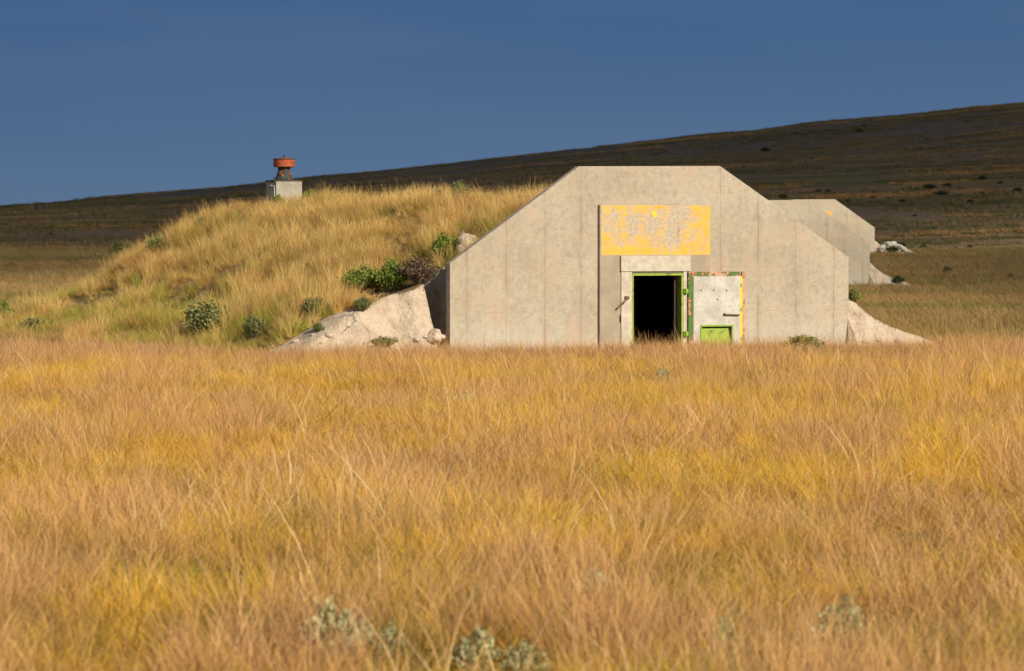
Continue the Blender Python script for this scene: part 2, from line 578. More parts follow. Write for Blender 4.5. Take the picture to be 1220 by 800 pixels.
# door leaf swung right back against the wall, hinged at the right jamb
DO = .205                                    # outer face of the leaf, proud of the wall
d0, d1 = F(820.3, 370, DO)[0], F(887.3, 370, DO)[0]
dt, db = F(850, 324, DO)[1], BASE + .55
dbz = F(850, 419, DO)[1]
door = empty('door', (0, 0, 0), 0, root)
i0, i1 = F(826.0, 370, DO)[0], F(881.6, 370, DO)[0]
it = F(850, 329.4, DO)[1]
v0, v1 = F(835.8, 400, DO)[0], F(871.4, 400, DO)[0]
vz1, vz0 = F(850, 389.4, DO)[1], F(850, 410, DO)[1]
leaf = MB()
y0, y1 = -DO - .012, -DO + .055
leaf.box(i0, v0, y0, y1, dbz, it)
leaf.box(v1, i1, y0, y1, dbz, it)
leaf.box(v0, v1, y0, y1, vz1, it)
leaf.box(v0, v1, y0, y1, dbz, vz0)
MBleaf = leaf.build('leaf_sheet', M_door, door)
bd = MB()
bd.box(d0, i0 - .004, -DO, -.112, dbz, dt)
bd.build('door_border', M_border, door, .004)
bd = MB()
bd.box(i0 - .002, i1 + .002, -DO, -.112, it + .004, dt)
bd.build('door_border', M_border, door, .004)
e1 = F(884.4, 370, DO)[0]
bd = MB()
bd.box(e1 + .003, d1, -DO + .002, -.112, dbz, dt)
bd.build('door_border', M_border_warm, door, .004)
bd = MB()
bd.box(i1 + .004, e1 - .001, -DO - .006, -.112, dbz, it)
bd.build('edge_strip', M_yellow_edge, door, .003)
# back sheet of the leaf
MB().box(i0 - .02, i1 + .02, -.135, -.118, dbz + .02, it).build('back_sheet', M_iron, door)  # dark colour carries the shade in the gap above the hatch flap
# small ventilation hatch low in the leaf: frame, sloping flap
vent = empty('vent_hatch', (0, 0, 0), 0, door)
fv = MB()
w = .05
fv.box(v0 - w, v0 - .001, -DO - .03, -DO + .05, vz0 - w, vz1 + w)
fv.box(v1 + .001, v1 + w, -DO - .03, -DO + .05, vz0 - w, vz1 + w)
fv.box(v0, v1, -DO - .03, -DO + .05, vz1 + .001, vz1 + w)
fv.box(v0, v1, -DO - .03, -DO + .05, vz0 - w, vz0 - .001)
fv.build('hatch_frame', M_green, vent, .004)
fl = MB()
zk = vz1 - .12
fl.add([(v0 + .004, -DO + .052, zk), (v1 - .07, -DO + .056, zk), (v1 - .004, -DO + .02, vz0 + .01), (v0 + .004, -DO + .02, vz0 + .01)], [(0, 3, 2, 1)])
fl.add([(v0 + .004, -DO + .068, vz1 - .05), (v1 - .07, -DO + .068, vz1 - .05), (v1 - .07, -DO + .060, zk + .002), (v0 + .004, -DO + .060, zk + .002)], [(0, 3, 2, 1)])
sl = fl.build('hatch_flap', M_lime, vent)
sm = sl.modifiers.new('thick', 'SOLIDIFY')
sm.thickness = .006
# bolts, handle, hinges
for px, py in ((835, 346), (850, 346), (865.3, 346), (854.5, 357)):
    bu, bz = F(px, py, DO)
    s = MB()
    s.tube([(bu, y0 - .014, bz), (bu, y0 + .002, bz)], .022, 8)
    s.build('bolt', M_iron, door)
hu0, hz = F(863, 375, DO + .05)
hu1, hz1 = F(881, 375.5, DO + .05)
h = MB()
h.tube([(hu0 + .03, y0 - .002, hz), (hu0, y0 - .05, hz), (hu1, y0 - .05, hz1), (hu1 - .02, y0 - .002, hz1)], .022, 8)
h.box(hu0 - .02, hu0 + .06, y0 - .015, y0 - .001, hz - .045, hz + .045)
h.build('handle', M_rustiron, door)
for py in (347, 398):
    gu, gz = F(817.2, py, .17)
    g = MB()
    g.tube([(gu, -.19, gz - .075), (gu, -.19, gz + .075)], .042, 10)
    g.box(gu - .07, gu + .0, -.17, -.137, gz - .07, gz + .07)
    g.box(gu, d0 - .001, -.20, -.165, gz - .05, gz + .05)
    g.build('hinge', M_green, door)
# latch bar hanging from the left jamb
k0 = F(748.6, 355.5, .16)
k1 = F(735.4, 368, .17)
kk = MB()
kk.tube([(k0[0] + .03, -.15, k0[1] + .01), (k0[0] - .06, -.16, k0[1] - .03), (k1[0] + .15, -.17, k1[1] + .12), (k1[0], -.165, k1[1])], [.03, .034, .034, .026], 8)
kk.tube([(k0[0] - .06, -.136, k0[1] + .02), (k0[0] - .06, -.20, k0[1] + .02)], .045, 10)
kk.box(k0[0] - .12, k0[0] + .03, -.145, -.137, k0[1] - .02, k0[1] + .06)
kk.build('latch', M_rustiron, root)
q = F(738.6, 379.5, .1)
MB().tube([(q[0], -.125, q[1] + .10), (q[0] + .01, -.13, q[1]), (q[0], -.12, q[1] - .12)], [.012, .02, .012], 6).build('rust_stain_rod', M_iron, root)  # thin rod standing in for a dark rust stain
# little yellow diamond still bolted to the panel
g = F(780, 254.5, .11)
MB().prism([(g[0], g[1] - .14), (g[0] + .10, g[1] - .02), (g[0] - .01, g[1] + .11), (g[0] - .11, g[1] - .01)], -.106, -.101).build('diamond_plate', plain('yellow_plate_paint', (.80, .47, .03), (.72, .45, .05), 5, .6, .1), root)

b2 = copy_tree(root)
b2.location = BUNKERS[1]
b2['label'] = 'middle concrete bunker, dimmer slanted end showing between the nearest and the farthest bunker'
for ch in b2.children:
    if ch.name.split('.')[0] == 'portal_panel':
        ch.data = ch.data.copy()
        ch.data.materials.clear()
        ch.data.materials.append(make_concrete('bleached_panel_concrete', [], [], (.40, .35, .27), (.31, .255, .18)))
        ch['label'] = 'bare bleached panel without yellow paint'
    if ch.name.split('.')[0] == 'diamond_plate':
        bpy.data.objects.remove(ch)
b3 = copy_tree(root)
b3.location = BUNKERS[2]
b3['label'] = 'farthest concrete bunker with a corner of yellow panel showing, beside the heap of white rubble'

# ------------------------------------------------------------------ roof ventilator on the mound
vz = 5.24
vr = empty('roof_ventilator', (BUNKERS[0][0] - SA * MOUND_L, BUNKERS[0][1] + CA * MOUND_L, 4.3), YAW)
tag(vr, 'rusty orange and green mushroom ventilator on a concrete block at the mound top', 'ventilator')
zb = vz - 4.3
bl = MB().box(-.49, .49, -.44, .44, -.5, zb).build('concrete_block', M_block, vr, .015)
MB().box(-.545, .545, -.40, .40, zb + .002, zb + .05).build('base_plate', M_iron, vr, .006)
MB().lathe([(.335, zb + .051), (.335, zb + .085), (.31, zb + .10), (.265, zb + .22), (.225, zb + .33), (.215, zb + .38), (.215, zb + .52)], 28).build('flared_stack', M_stack, vr, 0, True)
MB().lathe([(.30, zb + .50), (.355, zb + .515), (.37, zb + .525), (.37, zb + .78), (.355, zb + .79), (.345, zb + .80), (.06, zb + .845)], 36).build('drum_cap', M_orange, vr, .0, False)
MB().lathe([(.384, zb + .765), (.384, zb + .80), (.36, zb + .805)], 36).build('cap_rim', M_iron, vr)
fi = MB().tube([(0, 0, zb + .83), (0, 0, zb + .93)], .028, 8)
fi.tube([(0, 0, zb + .88), (0, 0, zb + .905)], .05, 8)
fi.build('finial', M_iron, vr)
MB().tube([(-.52, -.36, zb + .052), (-.52, -.36, zb + .16)], .032, 8).build('anchor_bolt', M_iron, vr)
MB().tube([(-.53, -.40, -.35), (-.545, -.42, zb - .15), (-.70, -.42, zb - .13)], .014, 6).build('conduit_pipe', plain('pale_pipe', (.55, .55, .52), (.4, .4, .38), 8), vr)


# ------------------------------------------------------------------ ground materials
def make_ground():
    m, n, b = material('meadow_and_hillside')
    p = n.pos()
    x, y, z = n.sep(p)
    far = n.step(y, 330, 460)
    # near: litter between the tufts
    f1 = n.noise(p, .9, 5, .65)
    near = n.mix(n.step(f1, .3, .7), (.11, .062, .024), (.19, .115, .042))
    near = n.mix(n.math('MULTIPLY', n.step(n.noise(p, .12, 4), .45, .65), .6), near, (.16, .14, .035))
    # far hillside: bands of dry and greener growth that follow the contours
    q = n.comb(n.math('MULTIPLY', x, .18), y, 0.0)
    f2 = n.noise(q, .016, 7, .62)
    f3 = n.noise(q, .06, 6, .68)
    f4 = n.noise(p, .35, 6, .75)
    hill = n.ramp(n.math('ADD', n.math('MULTIPLY', f2, .6), n.math('MULTIPLY', f3, .4)),
                  [(.34, (.085, .080, .024)), (.44, (.14, .108, .040)), (.50, (.165, .112, .062)), (.56, (.15, .10, .072)), (.66, (.25, .175, .085))])
    hill = n.mix(n.math('MULTIPLY', n.step(f3, .50, .62), .75), hill, (.075, .080, .024))
    hill = n.mix(n.math('MULTIPLY', n.step(f4, .50, .66), .7), hill, (.075, .058, .035))
    hill = n.mix(n.math('MULTIPLY', n.step(f4, .46, .30), .4), hill, (.22, .17, .085))
    # the upper hillside is coloured greyer and darker
    col = n.mix(far, near, n.mix(n.math('MULTIPLY', n.step(y, 760, 960), .6), hill, (.105, .082, .078)))
    n.put(b.inputs['Base Color'], col)
    b.inputs['Roughness'].default_value = 1.0
    b.inputs['Specular IOR Level'].default_value = .05
    h = n.math('ADD', n.math('MULTIPLY', f4, 1.0), n.math('MULTIPLY', n.noise(p, 1.6, 3), .5))
    n.put(b.inputs['Normal'], n.bump(h, .7, .8))
    return m


def make_earth():
    m, n, b = material('pale_clay_and_sod')
    p = n.obj()
    bare = n.attr('bare')
    f = n.noise(p, 2.2, 6, .65)
    f2 = n.noise(p, 9, 5, .7)
    clay = n.ramp(f, [(.28, (.36, .255, .165)), (.40, (.50, .385, .27)), (.58, (.60, .49, .36)), (.75, (.50, .375, .255))])
    clay = n.mix(n.math('MULTIPLY', n.step(f2, .50, .66), .45), clay, (.42, .30, .195))
    crack = n.new('ShaderNodeTexVoronoi', feature='DISTANCE_TO_EDGE')
    n.put(crack.inputs['Vector'], n.vmath('ADD', p, n.comb(n.math('MULTIPLY', f2, .25), n.math('MULTIPLY', f, .3), 0.0)))
    crack.inputs['Scale'].default_value = 1.1
    ck = n.math('MULTIPLY', n.step(crack.outputs['Distance'], .022, .0), n.step(n.noise(p, .8, 3), .56, .62))
    clay = n.mix(n.math('MULTIPLY', ck, .25), clay, (.16, .11, .075))
    sod = n.mix(n.step(f, .35, .65), (.20, .13, .05), (.32, .22, .09))
    e = n.step(n.math('ADD', bare, n.math('MULTIPLY', n.math('SUBTRACT', f2, .5), .5)), .38, .58)
    n.put(b.inputs['Base Color'], n.mix(e, sod, clay))
    b.inputs['Roughness'].default_value = .97
    h = n.math('SUBTRACT', n.math('ADD', f, n.math('MULTIPLY', f2, .5)), n.math('MULTIPLY', ck, .6))
    n.put(b.inputs['Normal'], n.bump(h, .9, .24))
    return m


M_ground, M_earth = make_ground(), make_earth()


def grid_mesh(name, xs, ys, zf):
    X, Y = np.meshgrid(xs, ys)
    Zv = zf(X, Y)
    nx, ny = len(xs), len(ys)
    co = np.stack([X.ravel(), Y.ravel(), Zv.ravel()], 1).astype(np.float32)
    i = np.arange(nx * ny).reshape(ny, nx)
    q = np.stack([i[:-1, :-1], i[:-1, 1:], i[1:, 1:], i[1:, :-1]], -1).reshape(-1, 4)
    me = bpy.data.meshes.new(name)
    me.vertices.add(len(co))
    me.vertices.foreach_set('co', co.ravel())
    me.loops.add(q.size)
    me.loops.foreach_set('vertex_index', q.ravel().astype(np.int32))
    me.polygons.add(len(q))
    me.polygons.foreach_set('loop_start', np.arange(0, q.size, 4, dtype=np.int32))
    me.polygons.foreach_set('loop_total', np.full(len(q), 4, np.int32))
    me.update(calc_edges=True)
    me.polygons.foreach_set('use_smooth', np.ones(len(q), bool))
    return me


xs = np.concatenate([-np.geomspace(3200, 170, 26), np.arange(-165, 166, 3.0), np.geomspace(170, 3200, 26)])
ys = np.concatenate([-np.geomspace(2500, 12, 16), np.arange(-8, 100, 4), np.arange(100, 460, 3), np.arange(460, 1240, 6), np.geomspace(1245, 4500, 24)])
gm = grid_mesh('ground', xs, ys, terrain)
go = bpy.data.objects.new('ground', gm)
gm.materials.append(M_ground)
COL.objects.link(go)
tag(go, kind='structure')

us = np.unique(np.round(np.concatenate([np.arange(-15, -12.4, .25), np.arange(-12.4, -5.4, .09), np.arange(-5.4, 5.4, .22), np.arange(5.4, 10, .10), np.arange(10, 15.1, .25), [-6.418, -6.408, 6.664, 6.676]]), 3))
vs = np.unique(np.round(np.concatenate([np.arange(-4, -1, .25), np.arange(-1, 4, .09), np.arange(4, MOUND_L + 14.5, .28), [.115, .125]]), 3))
mm = grid_mesh('earth_mound', us, vs, lambda a, c: mound_parts(a, c)[0])
A, B = np.meshgrid(us, vs)
at = mm.attributes.new('bare', 'FLOAT', 'POINT')
at.data.foreach_set('value', mound_parts(A, B)[1].ravel().astype(np.float32))
import bmesh
bm_ = bmesh.new()
bm_.from_mesh(mm)
bmesh.ops.delete(bm_, geom=[f for f in bm_.faces if abs(f.calc_center_median().x) < 3.2 and .10 < f.calc_center_median().y < .14], context='FACES')
bm_.to_mesh(mm)
bm_.free()
mm.materials.append(M_earth)
for b in BUNKERS:
    o = bpy.data.objects.new('earth_mound', mm)
    COL.objects.link(o)
    o.location = b
    o.rotation_euler = (0, 0, YAW)
    tag(o, kind='structure')


# ------------------------------------------------------------------ shrubs
def leafy(name, c1, c2, c3):
    m, n, b = material(name)
    rv = n.attr('rv')
    col = n.ramp(rv, [(0, c1), (.55, c2), (1, c3)])
    n.put(b.inputs['Base Color'], col)
    b.inputs['Roughness'].default_value = .7
    tr = n.new('ShaderNodeBsdfTranslucent')
    n.put(tr.inputs[0], col)
    mx = n.new('ShaderNodeMixShader')
    mx.inputs[0].default_value = .2
    n.lk.new(b.outputs[0], mx.inputs[1])
    n.lk.new(tr.outputs[0], mx.inputs[2])
    n.lk.new(mx.outputs[0], n.nd['Material Output'].inputs[0])
    return m


M_leaf = leafy('green_shrub_leaves', (.09, .13, .02), (.18, .24, .03), (.32, .36, .07))
M_olive = leafy('olive_shrub_leaves', (.12, .13, .03), (.22, .23, .05), (.38, .36, .11))
M_grey = leafy('grey_green_leaves', (.11, .12, .035), (.20, .21, .065), (.36, .36, .14))
M_sage = leafy('silver_sage_leaves', (.26, .25, .11), (.44, .42, .20), (.58, .55, .31))
M_dark = leafy('dark_shrub_leaves', (.025, .035, .012), (.04, .055, .018), (.06, .075, .026))
M_dead = leafy('dead_twig_brown', (.10, .065, .04), (.17, .11, .065), (.26, .17, .09))
M_stem = plain('woody_stem', (.10, .068, .042), (.17, .12, .075), 20, .9, 0)


def shrub_mesh(seed, nb, per, leaf, spread, upright, stem_r=.012, wide=1.0):
    """stems and leaves of a shrub one metre high and about one metre wide"""
    g = random.Random(seed)
    st = MB()
    jit = .065 if upright < 2.5 else .028
    V, Fc, RV = [], [], []
    for b in range(nb):
        a = g.uniform(0, 2 * math.pi)
        out = spread * (g.random() ** .5)
        top = Vector((math.cos(a) * out, math.sin(a) * out * wide, (1 - .55 * (out / spread) ** 2) * g.uniform(.72, 1.02)))
        mid = Vector((top.x * .45, top.y * .45, top.z * .55)) + Vector((g.uniform(-.05, .05), g.uniform(-.05, .05), 0))
        p0 = Vector((top.x * .12, top.y * .12, -.03))
        st.tube([p0, mid, top], [stem_r, stem_r * .7, stem_r * .3], 4)
        tone = g.uniform(-.22, .22)
        for k in range(per):
            t = .25 + .75 * g.random() ** .7
            base = p0.lerp(mid, t * 2) if t < .5 else mid.lerp(top, t * 2 - 1)
            c = base + Vector((g.gauss(0, jit), g.gauss(0, jit), g.gauss(0, .05)))
            if c.z < .02:
                c.z = .02 + g.random() * .1
            d = Vector((g.gauss(0, 1), g.gauss(0, 1), g.gauss(upright, .7))).normalized()
            s = d.cross(Vector((g.gauss(0, 1), g.gauss(0, 1), g.gauss(0, 1)))).normalized()
            L, W = leaf * g.uniform(.7, 1.4), leaf * g.uniform(.22, .4)
            i = len(V)
            V += [tuple(c), tuple(c + d * L * .5 + s * W), tuple(c + d * L), tuple(c + d * L * .5 - s * W)]
            Fc.append((i, i + 1, i + 2, i + 3))
            RV += [min(1, max(0, g.random() * .8 + .1 + tone))] * 4
    me = bpy.data.meshes.new('foliage')
    me.from_pydata(V, [], Fc)
    at = me.attributes.new('rv', 'FLOAT', 'POINT')
    at.data.foreach_set('value', np.array(RV, np.float32))
    sm = bpy.data.meshes.new('stem')
    sm.from_pydata(st.v, [], st.f)
    sm.materials.append(M_stem)
    return me, sm


KINDS = {}


def shrub_kind(kind, mat, variants):
    KINDS[kind] = []
    for a in variants:
        me, sm = shrub_mesh(*a)
        me.materials.append(mat)
        KINDS[kind].append((me, sm))


shrub_kind('green', M_leaf, [(s, 60, 60, .075, .5, 1.3) for s in (1, 2, 3)])
shrub_kind('olive', M_olive, [(s, 50, 55, .075, .5, 1.2) for s in (11, 12)])
shrub_kind('grey', M_grey, [(s, 46, 55, .075, .52, 1.0) for s in (21, 22, 23)])
shrub_kind('sage', M_sage, [(s, 34, 44, .095, .48, 3.4, .008) for s in (31, 32, 33)])
shrub_kind('dead', M_dead, [(s, 120, 9, .075, .55, 1.2, .015) for s in (41, 42)])
shrub_kind('dark', M_dark, [(s, 36, 26, .13, .55, .7, .02) for s in (51, 52, 53)])
_count = [0]
GM = 'shrubs on the grassy mound'
CLEAR = []


def clear_of(x, y):
    ok = np.ones(len(x), bool)
    for cx_, cy_, r_ in CLEAR:
        ok &= np.hypot(x - cx_, (y - cy_) * .8) > r_
    return ok




def shrub(px, py, w, h, kind, label, name='shrub', group=None, parts=True, cat='shrub', pos=None, sink=.03):
    p = pos or hit(px, py, 25.0, 172.0 if group == GM else 1200.0)
    sc = FPX / p.y
    k = _count[0]
    _count[0] += 1
    me, sm = KINDS[kind][k % len(KINDS[kind])]
    wx, hz = w / sc, h / sc
    if kind == 'sage':
        wx, hz = wx * 1.3, hz * .8
    if parts:
        extra = .22 if kind == 'sage' else (.10 if kind != 'dead' else .05)
        hz += extra
        wx *= 1.12
        CLEAR.append((p.x, p.y - wx * .9, wx * 1.0) if kind == 'sage' else (p.x, p.y - wx * .35, wx * .42))
    if parts:
        r = empty(name, (p.x, p.y, p.z - sink))
        f = bpy.data.objects.new('foliage', me)
        COL.objects.link(f)
        f.parent = r
        s = bpy.data.objects.new('stem', sm)
        COL.objects.link(s)
        s.parent = r
    else:
        r = bpy.data.objects.new(name, me)
        COL.objects.link(r)
        r.location = (p.x, p.y, p.z - sink)
    r.scale = (wx, wx, hz)
    r.rotation_euler = (0, 0, (k * 2.399) % 6.283)
    tag(r, label, cat, group)
    return r


shrub(147, 308, 32, 20, 'olive', 'small olive shrub low on the mound skyline, leftmost against the dark hill', group=GM)
shrub(187, 289, 24, 20, 'olive', 'small olive shrub on the mound skyline, uphill of another olive shrub', group=GM)
shrub(241, 272, 14, 12, 'grey', 'faint grey green sprig on the mound skyline left below the ventilator', group=GM)
shrub(246, 400, 60, 40, 'grey', 'largest grey green shrub, spreading at the foot of the grassy mound', group=GM)
shrub(304, 403, 28, 26, 'grey', 'upright grey green shrub between the largest foot shrub and the pale clay bank', group=GM)
shrub(41, 399, 34, 20, 'grey', 'low grey green shrub at the far left foot of the mound', group=GM)
shrub(3, 384, 24, 24, 'green', 'green shrub cut by the left edge of the photo', group=GM)
shrub(533, 307, 36, 26, 'green', 'bright green shrub beside the pale stones above the wall corner', group=GM)
shrub(467, 347, 38, 36, 'green', 'dense bright green shrub on the rim of the clay bank', group=GM)
shrub(430, 350, 42, 30, 'green', 'looser green shrub left of the dense one on the bank rim', group=GM)
shrub(500, 338, 48, 34, 'dead', 'brown dead brush between the bright shrub and the wall corner', 'dead_shrub', group=GM)
shrub(375, 376, 36, 20, 'grey', 'thin grey green shrub in the grass left of the clay bank', group=GM)
shrub(413, 360, 16, 14, 'dead', 'dark dead brush at the upper edge of the clay bank', 'dead_shrub', group=GM)
shrub(432, 371, 20, 15, 'grey', 'round little shrub growing on the bare clay bank', group=GM)
shrub(379, 396, 14, 9, 'grey', 'tiny green plant on the low left end of the clay bank', group=GM)
shrub(458, 418, 40, 9, 'grey', 'low grey weed in the grass at the foot of the clay bank', group=GM)
shrub(369, 228, 18, 16, 'green', 'green weed right beside the ventilator block', group=GM)
shrub(331, 231, 14, 12, 'green', 'green weed before the left half of the ventilator block', group=GM)
shrub(430, 224, 16, 10, 'grey', 'low grey weed on the mound crest between ventilator and tall weed', group=GM)
shrub(548, 225, 22, 26, 'grey', 'tall spiky grey weed standing highest on the mound crest', group=GM)
shrub(524, 227, 16, 18, 'grey', 'shorter grey weed beside the tallest weed on the crest', group=GM)
shrub(622, 219, 26, 10, 'olive', 'flat olive weed on the crest near the headwall', group=GM)
pr_ = Vector((BUNKERS[0][0] + 7.05 * CA - .35 * SA, BUNKERS[0][1] + 7.05 * SA + .35 * CA, 0))
pr_.z = float(surface(pr_.x, pr_.y))
shrub(1019, 362, 20, 15, 'olive', 'green weed leaning out behind the right end of the nearest headwall', pos=pr_)
shrub(957, 420, 44, 20, 'olive', 'bushy green weed at the foot of the headwall right of the door')
shrub(745, 200, 8, 10, 'dead', 'dry weed stalks poking above the flat headwall top', 'dead_shrub', pos=Vector((BUNKERS[0][0] - 1.0 - .6 * SA, BUNKERS[0][1] - .4 + .6 * CA, float(mound_parts(-1.0, .6)[0]) + .45)))

GP = 'shrubs on the pasture at the right'
shrub(1128, 328, 15, 9, 'dark', 'dark round shrub alone on the pasture right of the bunkers', group=GP)
shrub(1070, 338, 12, 8, 'dark', 'dull shrub on the pasture near the clay spill of the middle bunker', group=GP)
shrub(1060, 344, 9, 5, 'dark', 'smallest dark shrub beside the clay spill of the middle bunker', group=GP)
shrub(1204, 333, 8, 6, 'dark', 'dark shrub on the pasture by the right edge of the photo', group=GP)

GS = 'sagebrush in the near meadow'
for px, py, w, h, lab in (
        (402, 792, 62, 66, 'biggest silver sagebrush at the bottom of the photo left of centre'),
        (466, 796, 34, 30, 'silver sagebrush just right of the biggest sagebrush'),
        (568, 803, 50, 28, 'low silver sagebrush at the bottom edge near the middle'),
        (625, 812, 46, 30, 'silver sagebrush cut by the bottom edge right of the middle'),
        (708, 722, 46, 24, 'pale sagebrush half sunk in grass below the open doorway'),
        (866, 806, 40, 48, 'silver sagebrush on the bottom edge below the opened door leaf'),
        (1000, 775, 50, 50, 'tall pale sagebrush in the grass at lower right'),
        (965, 800, 40, 34, 'sagebrush lower left of the tall pale one at lower right'),
        (566, 742, 24, 16, 'faint sagebrush tuft in mid grass left of centre'),
        (548, 492, 34, 20, 'greyish brush in the golden grass below the wall corner'),
        (791, 457, 18, 12, 'small pale sage tuft in the grass before the doorway')):
    shrub(px, py, w, h, 'sage', lab, 'sagebrush', GS, cat='sagebrush')

GH = 'dark shrubs dotted over the shaded hillside'
for px, py, w, h in ((912, 181, 11, 6), (1024, 158, 11, 5), (1030, 151, 6, 3), (948, 160, 9, 3), (933, 238, 12, 7), (975, 230, 9, 5),
                     (986, 230, 8, 5), (1010, 242, 6, 4), (1040, 237, 9, 4), (1059, 238, 7, 3), (1076, 242, 11, 5), (1076, 229, 7, 4),
                     (1084, 226, 5, 4), (1092, 227, 5, 4), (1107, 226, 18, 7), (1129, 223, 15, 5), (1121, 234, 17, 7), (1156, 242, 10, 5),
                     (1172, 215, 11, 6), (1192, 219, 7, 3), (1171, 232, 7, 4), (1213, 229, 12, 6), (1070, 200, 5, 4), (886, 200, 5, 3),
                     (1136, 245, 5, 2), (1205, 213, 6, 3), (1090, 258, 6, 3), (1050, 262, 5, 2), (1188, 262, 6, 3), (960, 196, 5, 2),
                     (82, 309, 9, 3), (25, 302, 14, 4), (118, 300, 9, 3), (60, 280, 8, 3), (84, 325, 7, 3)):
    shrub(px, py, w, h, 'dark', 'small dark shrub dotted on the shaded grassy hillside', 'shrub', GH, False)


# ------------------------------------------------------------------ stones and rubble
def rock(g, c, s):
    import bmesh
    bm = bmesh.new()
    bmesh.ops.create_icosphere(bm, subdivisions=3 if max(s) > .13 else 2, radius=1)
    off = Vector((g.random() * 50, g.random() * 50, g.random() * 50))
    for v in bm.verts:
        n = mnoise.noise(v.co * 1.1 + off) * .45 + mnoise.noise(v.co * 2.6 + off) * .22 + mnoise.noise(v.co * 6 + off) * .08
        v.co *= 1 + n
    V = [tuple(Vector(c) + Vector((v.co.x * s[0], v.co.y * s[1], v.co.z * s[2]))) for v in bm.verts]
    Fc = [tuple(v.index for v in f.verts) for f in bm.faces]
    bm.free()
    return V, Fc


M_stone = plain('chalky_stone', (.36, .275, .195), (.50, .40, .295), 3, .95, .8)
M_rubble = plain('white_rubble', (.54, .49, .42), (.40, .35, .285), 1.2, .95, .4)
g = random.Random(5)
for px, py, sx, sz, lab in ((557, 296, .30, .26, 'biggest pale stone above the left corner of the headwall'),
                            (551, 303, .20, .17, 'flat pale stone below the biggest one at the headwall slope'),
                            (552, 283, .14, .11, 'smallest pale stone uphill of the biggest one by the headwall'),
                            (518, 415, .30, .20, 'broken clay lump at the foot of the bank beside the wall')):
    p = hit(px, py)
    m = MB()
    m.add(*rock(g, (0, 0, sz * .5), (sx, sx * .8, sz)))
    CLEAR.append((p.x, p.y - .3, sx * 1.2))
    o = m.build('stone', M_stone, None, 0, False, tuple(p))
    tag(o, lab, 'stone', 'pale stones beside the nearest headwall')
GC = 'small pale clods fallen from the clay banks'
for px, py in ((352, 408), (383, 411), (440, 413), (497, 413), (506, 409), (1030, 409), (1048, 412), (1071, 411), (1090, 414), (372, 401), (392, 404)):
    p = hit(px, py)
    m = MB()
    k = g.uniform(.05, .11)
    m.add(*rock(g, (0, 0, k * .3), (k * 1.3, k, k * .8)))
    o = m.build('clod', M_stone, None, 0, False, tuple(p))
    tag(o, 'small pale clod of clay fallen at the foot of a bare bank', 'clod', GC)
pr2 = hit(1062, 305)
m = MB()
for i in range(170):
    t = g.gauss(0, 1)
    ax = g.uniform(-1, 1)
    hh = (1 - abs(ax) ** 1.6) * g.random() ** .6
    s = g.uniform(.07, .27)
    m.add(*rock(g, (ax * 2.2, g.uniform(-.8, .8) * (1 - hh * .7), hh * 1.25 - .15), (s * 1.2, s, s * .8)))
o = m.build('rubble_heap', M_rubble, None, 0, False, tuple(pr2))
tag(o, 'heap of white rubble on the pasture beside the farthest bunker', 'rubble heap')
p3 = hit(1104, 305)
m = MB()
for i in range(26):
    ax = g.uniform(-1, 1)
    hh = (1 - abs(ax)) * g.random()
    s = g.uniform(.08, .2)
    m.add(*rock(g, (ax * .65, g.uniform(-.3, .3), hh * .3), (s * 1.3, s, s * .7)))
o = m.build('rubble_heap', M_rubble, None, 0, False, tuple(p3))
tag(o, 'tiny white rubble heap to the right of the big white heap', 'rubble heap')
GR = 'dark shrubs around the white rubble'
for px, py, w, h, dy, lab in ((1063, 301, 16, 8, -1.2, 'dark shrub in the middle of the white rubble heap'),
                              (1047, 304, 12, 6, -1.3, 'dark shrub low on the left of the white rubble heap'),
                              (1073, 294, 13, 6, 1.2, 'dark shrub peeking over the back of the white rubble heap'),
                              (1061, 304, 10, 5, -1.6, 'dark tuft at the front foot of the white rubble heap'),
                              (1086, 298, 14, 6, 2.5, 'dark shrub just right behind the white rubble heap'),
                              (1100, 297, 10, 7, 4, 'dark shrub behind the tiny white rubble heap'),
                              (1139, 297, 8, 5, 4, 'lone dark shrub in line right of the rubble'),
                              (1156, 296, 10, 6, 4, 'rounder dark shrub in line far right of the rubble'),
                              (1170, 297, 6, 4, 4, 'last small dark shrub in line right of the rubble')):
    sc = FPX / (pr2.y + dy)
    yy = pr2.y + dy
    xx = (px - 610) / FPX * yy
    zz = EYE + (275 - py) / FPX * yy
    zz = max(zz, float(terrain(xx, yy)))
    if px > 1080:
        q = hit(px, py + 1)
        xx, yy, zz = q
    shrub(px, py, w, h, 'dark', lab, 'shrub', GR, False, pos=Vector((xx, yy, zz)))
# short post on the skyline at far left
p = hit(43, 251)
MB().tube([(0, 0, -.2), (0, 0, .75)], [.22, .2], 6).add(*rock(g, (0, 0, .8), (.3, .3, .25))).build('fence_post', M_iron, None, 0, False, tuple(p))
tag(bpy.data.objects['fence_post'], 'short dark post on the hill skyline at far left', 'post')

